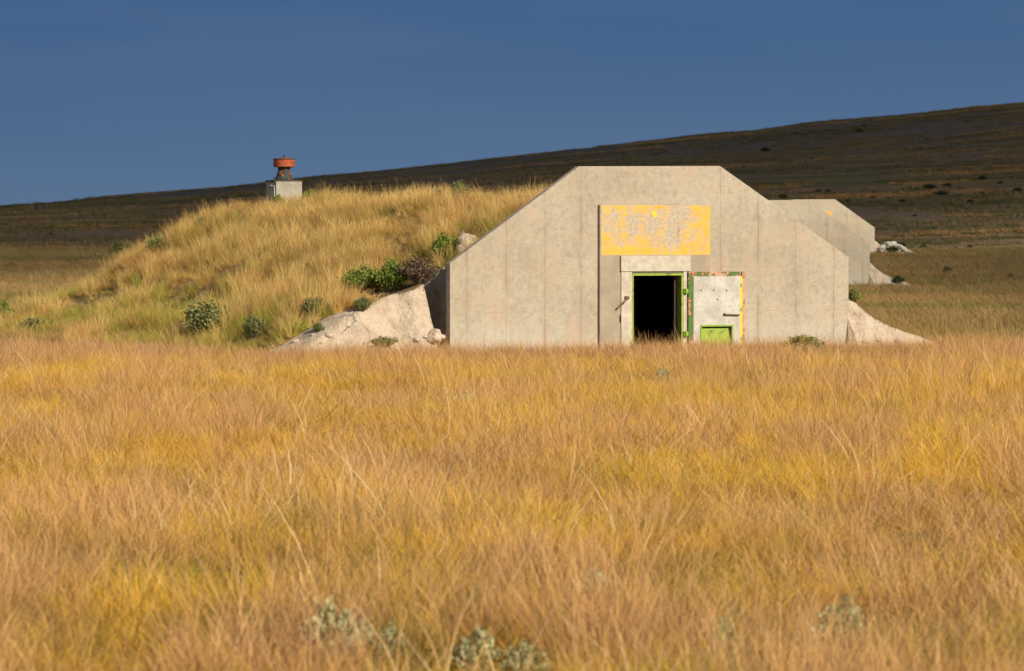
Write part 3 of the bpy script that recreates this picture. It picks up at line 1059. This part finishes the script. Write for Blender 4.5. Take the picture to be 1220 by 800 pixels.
# ------------------------------------------------------------------ grass
def make_grass(name, stops, green, tipc, greenness=.5, transl=.25, pscale=.16, squash=(1, 1, 0)):
    m, n, b = material(name)
    hv, rv = n.attr('hv'), n.attr('rv')
    p = n.pos()
    info = n.new('ShaderNodeObjectInfo').outputs['Random']
    tone = n.math('ADD', n.math('MULTIPLY', rv, .42), n.math('MULTIPLY', info, .58))
    col = n.ramp(tone, stops)
    flat = n.vmath('MULTIPLY', p, squash)
    patch = n.noise(flat, pscale, 4, .6)
    small = n.noise(flat, pscale * 6, 3, .6)
    g = n.math('ADD', n.math('MULTIPLY', patch, .65), n.math('MULTIPLY', small, .35))
    gf = n.math('MULTIPLY', n.step(g, .46, .57), greenness)
    gf = n.math('MULTIPLY', gf, n.step(hv, 1.15, .35))
    col = n.mix(gf, col, green)
    red = n.noise(flat, pscale * 1.9, 4, .6)
    redf = n.math('MULTIPLY', n.step(n.math('ADD', n.math('MULTIPLY', red, .7), n.math('MULTIPLY', small, .3)), .50, .60), .68)
    col = n.mix(redf, col, n.mix(rv, (.36, .16, .05), (.64, .35, .12)))
    col = n.mix(n.math('MULTIPLY', n.step(hv, .55, 1.0), .55), col, tipc)
    n.put(b.inputs['Base Color'], col)
    b.inputs['Roughness'].default_value = .75
    b.inputs['Specular IOR Level'].default_value = .2
    tr = n.new('ShaderNodeBsdfTranslucent')
    n.put(tr.inputs[0], col)
    mx = n.new('ShaderNodeMixShader')
    mx.inputs[0].default_value = transl
    n.lk.new(b.outputs[0], mx.inputs[1])
    n.lk.new(tr.outputs[0], mx.inputs[2])
    n.lk.new(mx.outputs[0], n.nd['Material Output'].inputs[0])
    return m


GOLD = [(0, (.30, .14, .012)), (.25, (.68, .38, .022)), (.5, (.85, .52, .035)), (.72, (.74, .40, .05)), (1, (.88, .62, .16))]
STALK = [(0, (.20, .09, .03)), (.35, (.48, .24, .085)), (.65, (.67, .375, .14)), (1, (.88, .61, .27))]
MOUND = [(0, (.26, .14, .04)), (.25, (.54, .33, .09)), (.55, (.80, .53, .165)), (1, (.90, .67, .30))]
M_gold = make_grass('golden_meadow_grass', GOLD, (.44, .33, .012), (.90, .55, .055), .6)
M_stalk = make_grass('russet_seed_stalks', STALK, (.46, .34, .04), (.77, .47, .185), .40)
M_straw = make_grass('pale_straw', [(0, (.74, .53, .24)), (1, (.88, .68, .38))], (.66, .50, .22), (.86, .65, .36), .2)
M_tuss = make_grass('mound_bunchgrass', MOUND, (.36, .30, .045), (.84, .58, .23), .7, .25, .28)
M_lush = make_grass('yellow_green_mound_grass', [(0, (.26, .22, .03)), (.4, (.42, .38, .05)), (.7, (.40, .40, .05)), (1, (.60, .50, .12))], (.30, .34, .03), (.56, .50, .12), .6, .25, .3)
M_brown = make_grass('dead_brown_grass', [(0, (.12, .065, .03)), (.5, (.24, .135, .055)), (1, (.38, .24, .10))], (.20, .16, .04), (.36, .22, .09), .4, .2, .3)
M_mid = make_grass('olive_meadow_grass', [(0, (.14, .085, .03)), (.4, (.28, .185, .05)), (.7, (.36, .235, .10)), (1, (.54, .37, .16))], (.13, .14, .02), (.42, .29, .13), 1.0, .2, .034, (.35, 1, 0))
M_hill = make_grass('hillside_grass', [(0, (.10, .08, .03)), (.4, (.14, .11, .05)), (.7, (.17, .12, .07)), (1, (.24, .17, .095))], (.06, .07, .016), (.20, .145, .085), 1.0, .2, .034, (.16, 1, 0))


def blades(n, r, h0, h1, w, lean, curve, seed, head=0.0, headw=3.0):
    g = np.random.default_rng(seed)
    segs = 4
    a = g.random(n) * 2 * np.pi
    rad = r * np.sqrt(g.random(n))
    bx, by = rad * np.cos(a), rad * np.sin(a)
    hh = h0 + (h1 - h0) * g.random(n) ** 1.2
    la = a + g.normal(0, .9, n)
    ln = lean * np.abs(g.normal(0, 1, n)) + .06
    cv = curve * (.3 + g.random(n))
    fa = g.random(n) * np.pi
    rv = g.random(n)
    V, Fc, HV, RV = [], [], [], []
    ts = np.linspace(0, 1, segs + 1)
    for i in range(n):
        k = len(V)
        for j, t in enumerate(ts):
            off = hh[i] * (ln[i] * t + cv[i] * t * t)
            zz = hh[i] * (t - .35 * cv[i] * t * t)
            px, py = bx[i] + off * math.cos(la[i]), by[i] + off * math.sin(la[i])
            ww = w * (1 - .85 * t ** 1.5)
            if head and t > .6:
                ww = w * headw * (1.15 - t) * (1 if t < 1 else .5)
            dx, dy = math.cos(fa[i]) * ww / 2, math.sin(fa[i]) * ww / 2
            V += [(px - dx, py - dy, zz), (px + dx, py + dy, zz)]
            HV += [t, t]
            RV += [rv[i]] * 2
        for j in range(segs):
            Fc.append((k + 2 * j, k + 2 * j + 1, k + 2 * j + 3, k + 2 * j + 2))
    return V, Fc, HV, RV


def tuft(name, coll, mat, *sets):
    V, Fc, HV, RV = [], [], [], []
    for s in sets:
        v, f, h, r = blades(**s)
        k = len(V)
        V += v
        Fc += [tuple(i + k for i in q) for q in f]
        HV += h
        RV += r
    me = bpy.data.meshes.new(name)
    me.from_pydata(V, [], Fc)
    for nm, vals in (('hv', HV), ('rv', RV)):
        at = me.attributes.new(nm, 'FLOAT', 'POINT')
        at.data.foreach_set('value', np.array(vals, np.float32))
    me.materials.append(mat)
    o = bpy.data.objects.new(name, me)
    coll.objects.link(o)
    return o


def scatter(name, coll, pts, rot, scl, idx, label):
    me = bpy.data.meshes.new(name)
    me.vertices.add(len(pts))
    me.vertices.foreach_set('co', np.asarray(pts, np.float32).ravel())
    for nm, typ, key, arr in (('rot', 'FLOAT_VECTOR', 'vector', rot), ('scl', 'FLOAT_VECTOR', 'vector', scl)):
        at = me.attributes.new(nm, typ, 'POINT')
        at.data.foreach_set(key, np.asarray(arr, np.float32).ravel())
    at = me.attributes.new('idx', 'INT', 'POINT')
    at.data.foreach_set('value', np.asarray(idx, np.int32))
    o = bpy.data.objects.new(name, me)
    COL.objects.link(o)
    tag(o, label, kind='stuff')
    t = bpy.data.node_groups.new(name + '_nodes', 'GeometryNodeTree')
    t.interface.new_socket('Geometry', in_out='INPUT', socket_type='NodeSocketGeometry')
    t.interface.new_socket('Geometry', in_out='OUTPUT', socket_type='NodeSocketGeometry')
    n = NT(t)
    gi, gout = n.new('NodeGroupInput'), n.new('NodeGroupOutput')
    ci = n.new('GeometryNodeCollectionInfo')
    ci.inputs[0].default_value = coll
    ci.inputs['Separate Children'].default_value = True
    ci.inputs['Reset Children'].default_value = True
    inst = n.new('GeometryNodeInstanceOnPoints')

    def named(nm, typ):
        k = n.new('GeometryNodeInputNamedAttribute', data_type=typ)
        k.inputs['Name'].default_value = nm
        return k.outputs[0]
    e2r = n.new('FunctionNodeEulerToRotation')
    n.lk.new(named('rot', 'FLOAT_VECTOR'), e2r.inputs[0])
    n.lk.new(gi.outputs[0], inst.inputs['Points'])
    n.lk.new(ci.outputs[0], inst.inputs['Instance'])
    inst.inputs['Pick Instance'].default_value = True
    n.lk.new(named('idx', 'INT'), inst.inputs['Instance Index'])
    n.lk.new(e2r.outputs[0], inst.inputs['Rotation'])
    n.lk.new(named('scl', 'FLOAT_VECTOR'), inst.inputs['Scale'])
    n.lk.new(inst.outputs[0], gout.inputs[0])
    md = o.modifiers.new('scatter', 'NODES')
    md.node_group = t
    return o


def lean_euler(phi, lx, ly):
    """spin by phi about z, then lean by lx towards +x and ly towards +y"""
    cx, sx, cy, sy, cp, sp = np.cos(ly), np.sin(-ly), np.cos(lx), np.sin(lx), np.cos(phi), np.sin(phi)
    # M = Ry(lx) @ Rx(-ly) @ Rz(phi)
    a = np.stack([np.stack([cp, -sp, 0 * cp], -1), np.stack([cx * sp, cx * cp, -sx + 0 * cp], -1), np.stack([sx * sp, sx * cp, cx + 0 * cp], -1)], -2)
    m00 = cy * a[..., 0, 0] + sy * a[..., 2, 0]
    m10 = a[..., 1, 0]
    m20 = -sy * a[..., 0, 0] + cy * a[..., 2, 0]
    m21 = -sy * a[..., 0, 1] + cy * a[..., 2, 1]
    m22 = -sy * a[..., 0, 2] + cy * a[..., 2, 2]
    return np.stack([np.arctan2(m21, m22), -np.arcsin(np.clip(m20, -1, 1)), np.arctan2(m10, m00)], -1)


C_meadow = bpy.data.collections.new('meadow_tufts')
for s in range(6):      # 0-5 fine golden tufts
    tuft('meadow_tuft', C_meadow, M_gold, dict(n=60, r=.17, h0=.14, h1=.38, w=.0078, lean=.55, curve=1.1, seed=s),
         dict(n=8, r=.14, h0=.25, h1=.50, w=.006, lean=.38, curve=.7, seed=40 + s))
for s in range(4):      # 6-9 russet seed stalks
    tuft('meadow_tuft', C_meadow, M_stalk, dict(n=20, r=.18, h0=.26, h1=.60, w=.0052, lean=.24, curve=.40, seed=100 + s, head=1, headw=2.6),
         dict(n=34, r=.18, h0=.12, h1=.35, w=.0078, lean=.55, curve=.8, seed=140 + s))
for s in range(4):      # 10-13 long arching straws
    tuft('meadow_tuft', C_meadow, M_straw, dict(n=1 + s % 3, r=.15, h0=.45, h1=.90, w=.012, lean=.22, curve=.25 + .3 * s, seed=200 + s),
         dict(n=5, r=.18, h0=.30, h1=.60, w=.007, lean=.35, curve=.9, seed=240 + s))
M_low = make_grass('low_green_brown_growth', [(0, (.15, .075, .028)), (.4, (.30, .18, .04)), (.7, (.27, .23, .03)), (1, (.44, .32, .075))], (.20, .21, .02), (.42, .30, .075), .7)
for s in range(4):      # 14-17 low green and brown growth
    tuft('meadow_tuft', C_meadow, M_low, dict(n=60, r=.26, h0=.14, h1=.40, w=.009, lean=.40, curve=.6, seed=260 + s))
for s in range(3):      # 18-20 tall wispy stalks
    tuft('meadow_tuft', C_meadow, M_stalk, dict(n=8, r=.28, h0=.45, h1=.92, w=.0050, lean=.16, curve=.28, seed=280 + s, head=1, headw=2.2))
M_russet = make_grass('russet_brown_stalks', [(0, (.20, .09, .045)), (.4, (.40, .21, .105)), (.7, (.52, .30, .16)), (1, (.72, .49, .28))], (.40, .26, .08), (.58, .36, .20), .3)
for s in range(4):      # 21-24 russet growth along the wall
    tuft('meadow_tuft', C_meadow, M_russet, dict(n=26, r=.20, h0=.22, h1=.56, w=.0050, lean=.26, curve=.40, seed=600 + s, head=1, headw=2.4),
         dict(n=24, r=.18, h0=.12, h1=.32, w=.0070, lean=.5, curve=.7, seed=640 + s))
C_mound = bpy.data.collections.new('mound_tufts')
for s in range(6):
    tuft('mound_tuft', C_mound, M_tuss, dict(n=80, r=.17, h0=.22, h1=.55, w=.007, lean=.34, curve=.60, seed=300 + s),
         dict(n=16, r=.15, h0=.40, h1=.75, w=.006, lean=.20, curve=.35, seed=340 + s, head=1, headw=2.2))
for s in range(3):      # 6-8 yellow green
    tuft('mound_tuft', C_mound, M_lush, dict(n=70, r=.18, h0=.18, h1=.45, w=.008, lean=.34, curve=.60, seed=360 + s))
for s in range(2):      # 9-10 dark dead growth
    tuft('mound_tuft', C_mound, M_brown, dict(n=60, r=.17, h0=.15, h1=.42, w=.008, lean=.50, curve=.60, seed=380 + s))
C_mid = bpy.data.collections.new('pasture_tufts')
for s in range(5):
    tuft('pasture_tuft', C_mid, M_mid, dict(n=60, r=.45, h0=.16, h1=.45, w=.014, lean=.45, curve=.7, seed=400 + s))
C_hill = bpy.data.collections.new('hill_tufts')
for s in range(5):
    tuft('hill_tuft', C_hill, M_hill, dict(n=46, r=.9, h0=.2, h1=.75, w=.06, lean=.25, curve=.4, seed=500 + s))


def frustum(n, y0, y1, k, m, power=1.0):
    """random ground points inside the widening field of view"""
    g = rng.random(n)
    # density per square metre constant: y distributed with width
    yy = np.linspace(y0, y1, 4000)
    w = (k * yy + m) * yy ** (-(1 - power) * 1.0)
    c = np.cumsum(w)
    c /= c[-1]
    y = np.interp(g, c, yy)
    x = (rng.random(n) * 2 - 1) * (k * y + m)
    return x, y


def on_bunker(x, y, tol=.03):
    bad = np.zeros(len(x), bool)
    for b in range(3):
        u, v = to_local(x, y, b)
        m, _ = mound_parts(u, v)
        bad |= (np.abs(u) < 15) & (v > -5) & (v < MOUND_L + 14) & (m > tol)
        bad |= (np.abs(u) < 6.75) & (v > -.08) & (v < 1)
        bad |= (u > F(820, 370)[0]) & (u < F(888, 370)[0]) & (v > -.24) & (v < 1)
    return bad


# meadow between the camera and the bunker
n0 = 74000
x, y = frustum(n0, 26, 131, .128, 3.2, .92)
keep = ~on_bunker(x, y)
x, y = x[keep], y[keep]
n0 = len(x)
band = ss(108, 119, y)                                  # taller russet growth along the wall
rp = .55 * fbm(x / 2.6 + 3, y / 5 + 8, 3) + .45 * fbm(x / .9 + 7, y / 1.3 + 2, 2)
pick = rng.random(n0)
stalk = pick < np.clip(.07 + .72 * ss(.49, .59, rp) + .45 * band, 0, .85)
lowp = .6 * fbm(x / 1.7 + 60, y / 3.2 + 21, 3) + .4 * vnoise(x / .6, y / .9)
low = (~stalk) & (rng.random(n0) < .06 + .22 * ss(48, 33, y) + .75 * ss(.50, .62, lowp) * (.16 + 1.3 * ss(60, 34, y)))  # more dark growth close by, partly painting lens vignetting into the colour
u_ = rng.random(n0)
straw = (~stalk) & (~low) & (u_ < .05 + .17 * ss(.5, .7, fbm(x / 3 + 31, y / 4, 2)))
tall = (u_ > .90 - .04 * band - .10 * ss(.52, .66, rp))
idx = np.where(stalk, rng.integers(6, 10, n0), np.where(straw, rng.integers(10, 14, n0), np.where(low, rng.integers(14, 18, n0), rng.integers(0, 6, n0))))
rus = stalk & (rng.random(n0) < .22 + .60 * band)
idx = np.where(rus, rng.integers(21, 25, n0), idx)
idx = np.where(tall, rng.integers(18, 21, n0), idx)
cl = .5 * fbm(x / .75 + 13, y / 1.1 + 5, 2) + .5 * fbm(x / 2.4 + 9, y / 3.5, 2)
sc = .65 + .55 * rng.random(n0)
hs = sc * np.where(tall, 1, .50 + .95 * ss(.30, .68, cl)) * (.80 + .4 * rng.random(n0)) * (1 - .20 * ss(100, 112, y) * (1 - stalk))
# trodden strip before the door
du, dv = to_local(x, y)
hs = hs * np.where((np.abs(du) < 20) & (dv > -12), np.where(tall, .8, .58), 1)
hs = hs * np.where((np.abs(du) < 9) & (dv > -10) & (~tall), .72, 1)
hs = hs * np.where((np.abs(du - 1) < 3.2) & (dv > -8), .75, 1)
clear_keep = clear_of(x, y)
x, y, sc, hs, idx, cl = x[clear_keep], y[clear_keep], sc[clear_keep], hs[clear_keep], idx[clear_keep], cl[clear_keep]
sc = sc * (1 + .06 * ss(80, 42, y))
hs = hs * (.62 + .76 * fbm(x / 3.2 + 77, y / 5.5 + 19, 3))
thin = (rng.random(len(x)) < 1 - .10 * ss(80, 42, y)) & (rng.random(len(x)) < .14 + 1.3 * ss(.28, .55, cl))
x, y, sc, hs, idx = x[thin], y[thin], sc[thin], hs[thin], idx[thin]
n0 = len(x)
rot = lean_euler(rng.random(n0) * 2 * np.pi, .07 + .19 * rng.normal(0, 1, n0), .0 + .17 * rng.normal(0, 1, n0))
pts = np.stack([x, y, terrain(x, y) - .02], 1)
# wispy russet stalks standing close to the wall
nw = 2600
uw, vw = rng.random(nw) * 21 - 11.5, -.3 - 4.5 * rng.random(nw) ** 1.6
xw, yw = BUNKERS[0][0] + uw * CA - vw * SA, BUNKERS[0][1] + uw * SA + vw * CA
kw = ~on_bunker(xw, yw, .12)
xw, yw = xw[kw], yw[kw]
nw = len(xw)
sw = .6 + .5 * rng.random(nw)
hw = (.34 + .50 * rng.random(nw) ** 1.5) * (.7 + .6 * fbm(xw / 1.1, yw / 1.1, 2))
pts = np.concatenate([pts, np.stack([xw, yw, terrain(xw, yw) - .02], 1)])
rot = np.concatenate([rot, lean_euler(rng.random(nw) * 2 * np.pi, .08 + .2 * rng.normal(0, 1, nw), .15 * rng.normal(0, 1, nw))])
idx = np.concatenate([idx, np.where(rng.random(nw) < .45, rng.integers(18, 21, nw), rng.integers(21, 25, nw))])
sc, hs = np.concatenate([sc, sw]), np.concatenate([hs, hw])
scatter('meadow_grass', C_meadow, pts, rot, np.stack([sc, sc, hs], 1), idx, 'golden and russet grass of the open meadow')

# bunchgrass on the mounds (in the mound's own axes, so the far mounds can carry copies)
nm = 30000
u, v = rng.random(nm) * 28 - 14, rng.random(nm) * (MOUND_L + 17) - 3.5
mz, bare = mound_parts(u, v)
dn = fbm(u / 1.6 + 90, v / 1.6 + 40, 3)
keep = (mz > .02) & (rng.random(nm) > bare * 1.6 - .25) & (dn > .39 - .18 * rng.random(nm)) & ~((np.abs(u) < 6.75) & (v < .36)) & ~((np.abs(u) < .8) & (np.abs(v - MOUND_L) < .75))
keep &= clear_of(BUNKERS[0][0] + u * CA - v * SA, BUNKERS[0][1] + u * SA + v * CA)
e = .15                                                 # nothing clings to the steep cut
gx = mound_parts(u + e, v)[0] - mound_parts(u - e, v)[0]
gy = mound_parts(u, v + e)[0] - mound_parts(u, v - e)[0]
keep &= np.hypot(gx, gy) / (2 * e) < 1.15
u, v, mz, dn = u[keep], v[keep], mz[keep], dn[keep]
nm = len(u)
sc = .7 + .5 * rng.random(nm)
hs = sc * (.40 + .95 * ss(.36, .60, dn)) * np.where((np.abs(u + .2) < 2.4) & (v > MOUND_L - 4.5), .62, 1) * (.85 + .3 * rng.random(nm)) * np.where(mz < .5, .8, 1)
rot = lean_euler(rng.random(nm) * 2 * np.pi, .30 + .18 * rng.normal(0, 1, nm), .05 + .14 * rng.normal(0, 1, nm))
kd = rng.random(nm)
gq = fbm(u / 2.4 + 33, v / 2.4 + 71, 3)
bq = fbm(u / 1.1 + 13, v / 1.1 + 51, 2)
green = kd < np.clip(.03 + .80 * ss(2.3, .6, mz) * ss(.40, .56, gq) + .12 * ss(.55, .65, gq), 0, .8)
brown = (~green) & (rng.random(nm) < .05 + .45 * ss(.56, .70, bq))
mi = np.where(green, rng.integers(6, 9, nm), np.where(brown, rng.integers(9, 11, nm), rng.integers(0, 6, nm)))
hs = hs * np.where(brown, .8, 1) * np.where(mz > 3.2, .80, 1)
mg = scatter('mound_grass', C_mound, np.stack([u, v, mz - .03], 1), rot, np.stack([sc, sc, hs], 1), mi, 'dry bunchgrass covering the earth mound')
mg.location = BUNKERS[0]
mg.rotation_euler = (0, 0, YAW)
for b in BUNKERS[1:]:
    c = mg.copy()
    COL.objects.link(c)
    c.location = b
    c['label'] = 'dry bunchgrass covering the mound of a bunker behind'

# pasture behind the bunker, thinning with distance
n1 = 60000
x, y = frustum(n1, 124, 470, .126, 4, .75)
keep = ~on_bunker(x, y)
keep &= ~((y < 131))
x, y = x[keep], y[keep]
n1 = len(x)
sc = (.8 + .5 * rng.random(n1)) * (1 + .5 * ss(200, 450, y))
hs = (.8 + .5 * rng.random(n1)) * (.55 + .9 * fbm(x / 12, y / 16, 3))
kp = rng.random(n1) < .35 + 1.5 * ss(.36, .60, fbm(x / 22 + 4, y / 13 + 2, 3))
x, y, sc, hs = x[kp], y[kp], sc[kp], hs[kp]
n1 = len(x)
rot = lean_euler(rng.random(n1) * 2 * np.pi, .12 + .15 * rng.normal(0, 1, n1), .12 * rng.normal(0, 1, n1))
scatter('pasture_grass', C_mid, np.stack([x, y, terrain(x, y) - .02], 1), rot, np.stack([sc, sc, hs], 1), rng.integers(0, 5, n1), 'olive and brown grass of the pasture behind the bunker')

# hillside, denser along the crest
n2 = 46000
x, y = frustum(n2, 470, 1150, .128, 5, .8)
x2 = (rng.random(9000) * 2 - 1) * 160
y2 = 1040 + 120 * rng.random(9000)
x, y = np.concatenate([x, x2]), np.concatenate([y, y2])
n2 = len(x)
dn = fbm(x / 14, y / 20, 3)
keep = dn > .38 + .12 * rng.random(n2)
x, y = x[keep], y[keep]
n2 = len(x)
sc = .8 + .6 * rng.random(n2)
hs = .5 + .55 * rng.random(n2) ** 2
rot = lean_euler(rng.random(n2) * 2 * np.pi, .1 * rng.normal(0, 1, n2), .1 * rng.normal(0, 1, n2))
scatter('hillside_grass', C_hill, np.stack([x, y, terrain(x, y) - .03], 1), rot, np.stack([sc, sc, hs], 1), rng.integers(0, 5, n2), 'dull grass of the shaded hillside')


# ------------------------------------------------------------------ the cloud whose shadow lies on the hill
def make_cloud():
    m, n, b = material('grey_rain_cloud')
    o = n.obj()                       # origin is set so that these are the metres of its shadow
    x, y, z = n.sep(o)
    nz = n.noise(n.vmath('MULTIPLY', o, (1, 1, 0)), .011, 3, .6)
    nz2 = n.noise(n.vmath('MULTIPLY', o, (1, 1, 0)), .03, 2, .6)
    wob = n.math('MULTIPLY', n.math('SUBTRACT', nz, .5), 120)
    yy = n.math('ADD', n.math('ADD', y, wob), n.math('MULTIPLY', x, -2.9))
    main = n.step(yy, 345, 455)
    main = n.math('MULTIPLY', main, n.math('ADD', n.math('MULTIPLY', n.step(y, 480, 950), .20), n.math('ADD', .24, n.math('MULTIPLY', nz2, .38))), clamp=True)
    veil = n.math('MULTIPLY', n.math('MULTIPLY', n.step(y, 150, 215), n.step(y, 480, 420)), n.step(n.math('ADD', x, n.math('MULTIPLY', wob, .06)), 20.5, 34))
    gap = n.math('SQRT', n.math('ADD', n.math('POWER', n.math('SUBTRACT', x, 31), 2.0), n.math('POWER', n.math('MULTIPLY', n.math('SUBTRACT', y, 403), .5), 2.0)))
    veil = n.math('MULTIPLY', n.math('MULTIPLY', veil, n.step(gap, 8, 15)), n.math('ADD', .33, n.math('MULTIPLY', nz2, .30)))
    d = n.math('MAXIMUM', main, veil)
    df = n.new('ShaderNodeBsdfDiffuse')
    df.inputs[0].default_value = (.6, .62, .66, 1)
    tr = n.new('ShaderNodeBsdfTransparent')
    mx = n.new('ShaderNodeMixShader')
    n.put(mx.inputs[0], d)
    n.lk.new(tr.outputs[0], mx.inputs[1])
    n.lk.new(df.outputs[0], mx.inputs[2])
    n.lk.new(mx.outputs[0], n.nd['Material Output'].inputs[0])
    return m


CH = 520.0
cx = np.linspace(-900, 1000, 60)
cy = np.linspace(150, 1900, 56)
edge = lambda a, c: np.minimum.reduce([ss(-900, -700, a), ss(1000, 800, a), ss(150, 260, c), ss(1900, 1700, c)])
top = grid_mesh('cloud', cx, cy, lambda a, c: edge(a, c) * (5 + 9 * fbm(a / 60, c / 60, 4)))
bot = grid_mesh('cloud_base', cx, cy, lambda a, c: -edge(a, c) * (2 + 4 * fbm(a / 50 + 9, c / 50, 3)))
V1 = np.empty(len(top.vertices) * 3, np.float32); top.vertices.foreach_get('co', V1)
V2 = np.empty(len(bot.vertices) * 3, np.float32); bot.vertices.foreach_get('co', V2)
F1 = [tuple(p.vertices) for p in top.polygons]
nv = len(top.vertices)
cm = MB()
cm.add(V1.reshape(-1, 3).tolist(), F1)
cm.add(V2.reshape(-1, 3).tolist(), [tuple(reversed(q)) for q in F1])
co = cm.build('cloud', make_cloud(), None, 0, True)
k = CH / SUN.z
co.location = (SUN.x * k, SUN.y * k, CH)
tag(co, kind='structure')
bpy.data.meshes.remove(top)
bpy.data.meshes.remove(bot)

# ------------------------------------------------------------------ sky, sun, camera
w = bpy.data.worlds.new('World')
scene.world = w
w.use_nodes = True
n = NT(w.node_tree)
bg = n.nd['Background']
sky = n.new('ShaderNodeTexSky', sky_type='NISHITA')
sky.sun_disc = False
sky.sun_elevation = SUN_EL
sky.sun_rotation = math.pi - SUN_AZ
sky.altitude = 1100
d = n.new('ShaderNodeTexCoord').outputs['Generated']
x, y, z = n.sep(d)
# slate blue rain cloud filling the horizon opposite the sun; lighter towards its foot
storm = n.ramp(n.step(n.math('ADD', z, n.math('MULTIPLY', x, -.03)), -.006, .066), [(0, (.90, 1.50, 2.44)), (.4, (.66, 1.24, 2.30)), (1, (.42, .99, 2.14))])
vz_ = n.noise(n.comb(n.math('MULTIPLY', x, 2.5), y, n.math('MULTIPLY', z, 22.0)), 3.0, 4, .5)
storm = n.mix(n.math('MULTIPLY', n.step(vz_, .38, .68), .30), storm, (.82, 1.36, 2.36))
mask = n.math('MULTIPLY', n.step(y, .25, .75), n.step(z, .42, .16))
n.put(bg.inputs['Color'], n.mix(mask, sky.outputs[0], storm))
bg.inputs['Strength'].default_value = .10

sl = bpy.data.lights.new('sun', 'SUN')
sl.energy = 5.0
sl.angle = R(.53)
sl.color = (1.0, .90, .74)
so = bpy.data.objects.new('sun', sl)
COL.objects.link(so)
so.rotation_euler = SUN.to_track_quat('Z', 'Y').to_euler()
so.location = (60, -60, 80)

cam = bpy.data.cameras.new('camera')
cam.lens = 150
cam.sensor_width = 36
cam.clip_start = .5
cam.clip_end = 12000
cam.dof.use_dof = True
cam.dof.focus_distance = 127
cam.dof.aperture_fstop = 4.0
cobj = bpy.data.objects.new('camera', cam)
COL.objects.link(cobj)
cobj.location = (0, 0, EYE)
cobj.rotation_euler = (math.pi / 2 - PITCH, 0, 0)
scene.camera = cobj
scene.render.resolution_x, scene.render.resolution_y = 1024, 671
scene.view_settings.view_transform = 'Standard'
scene.view_settings.look = 'None'
scene.view_settings.gamma = 1
scene.view_settings.exposure = .25
scene.cycles.max_bounces = 4
scene.cycles.diffuse_bounces = 3
scene.cycles.use_adaptive_sampling = True
scene.cycles.adaptive_threshold = .028
scene.cycles.transparent_max_bounces = 12
scene.cycles.use_denoising = True
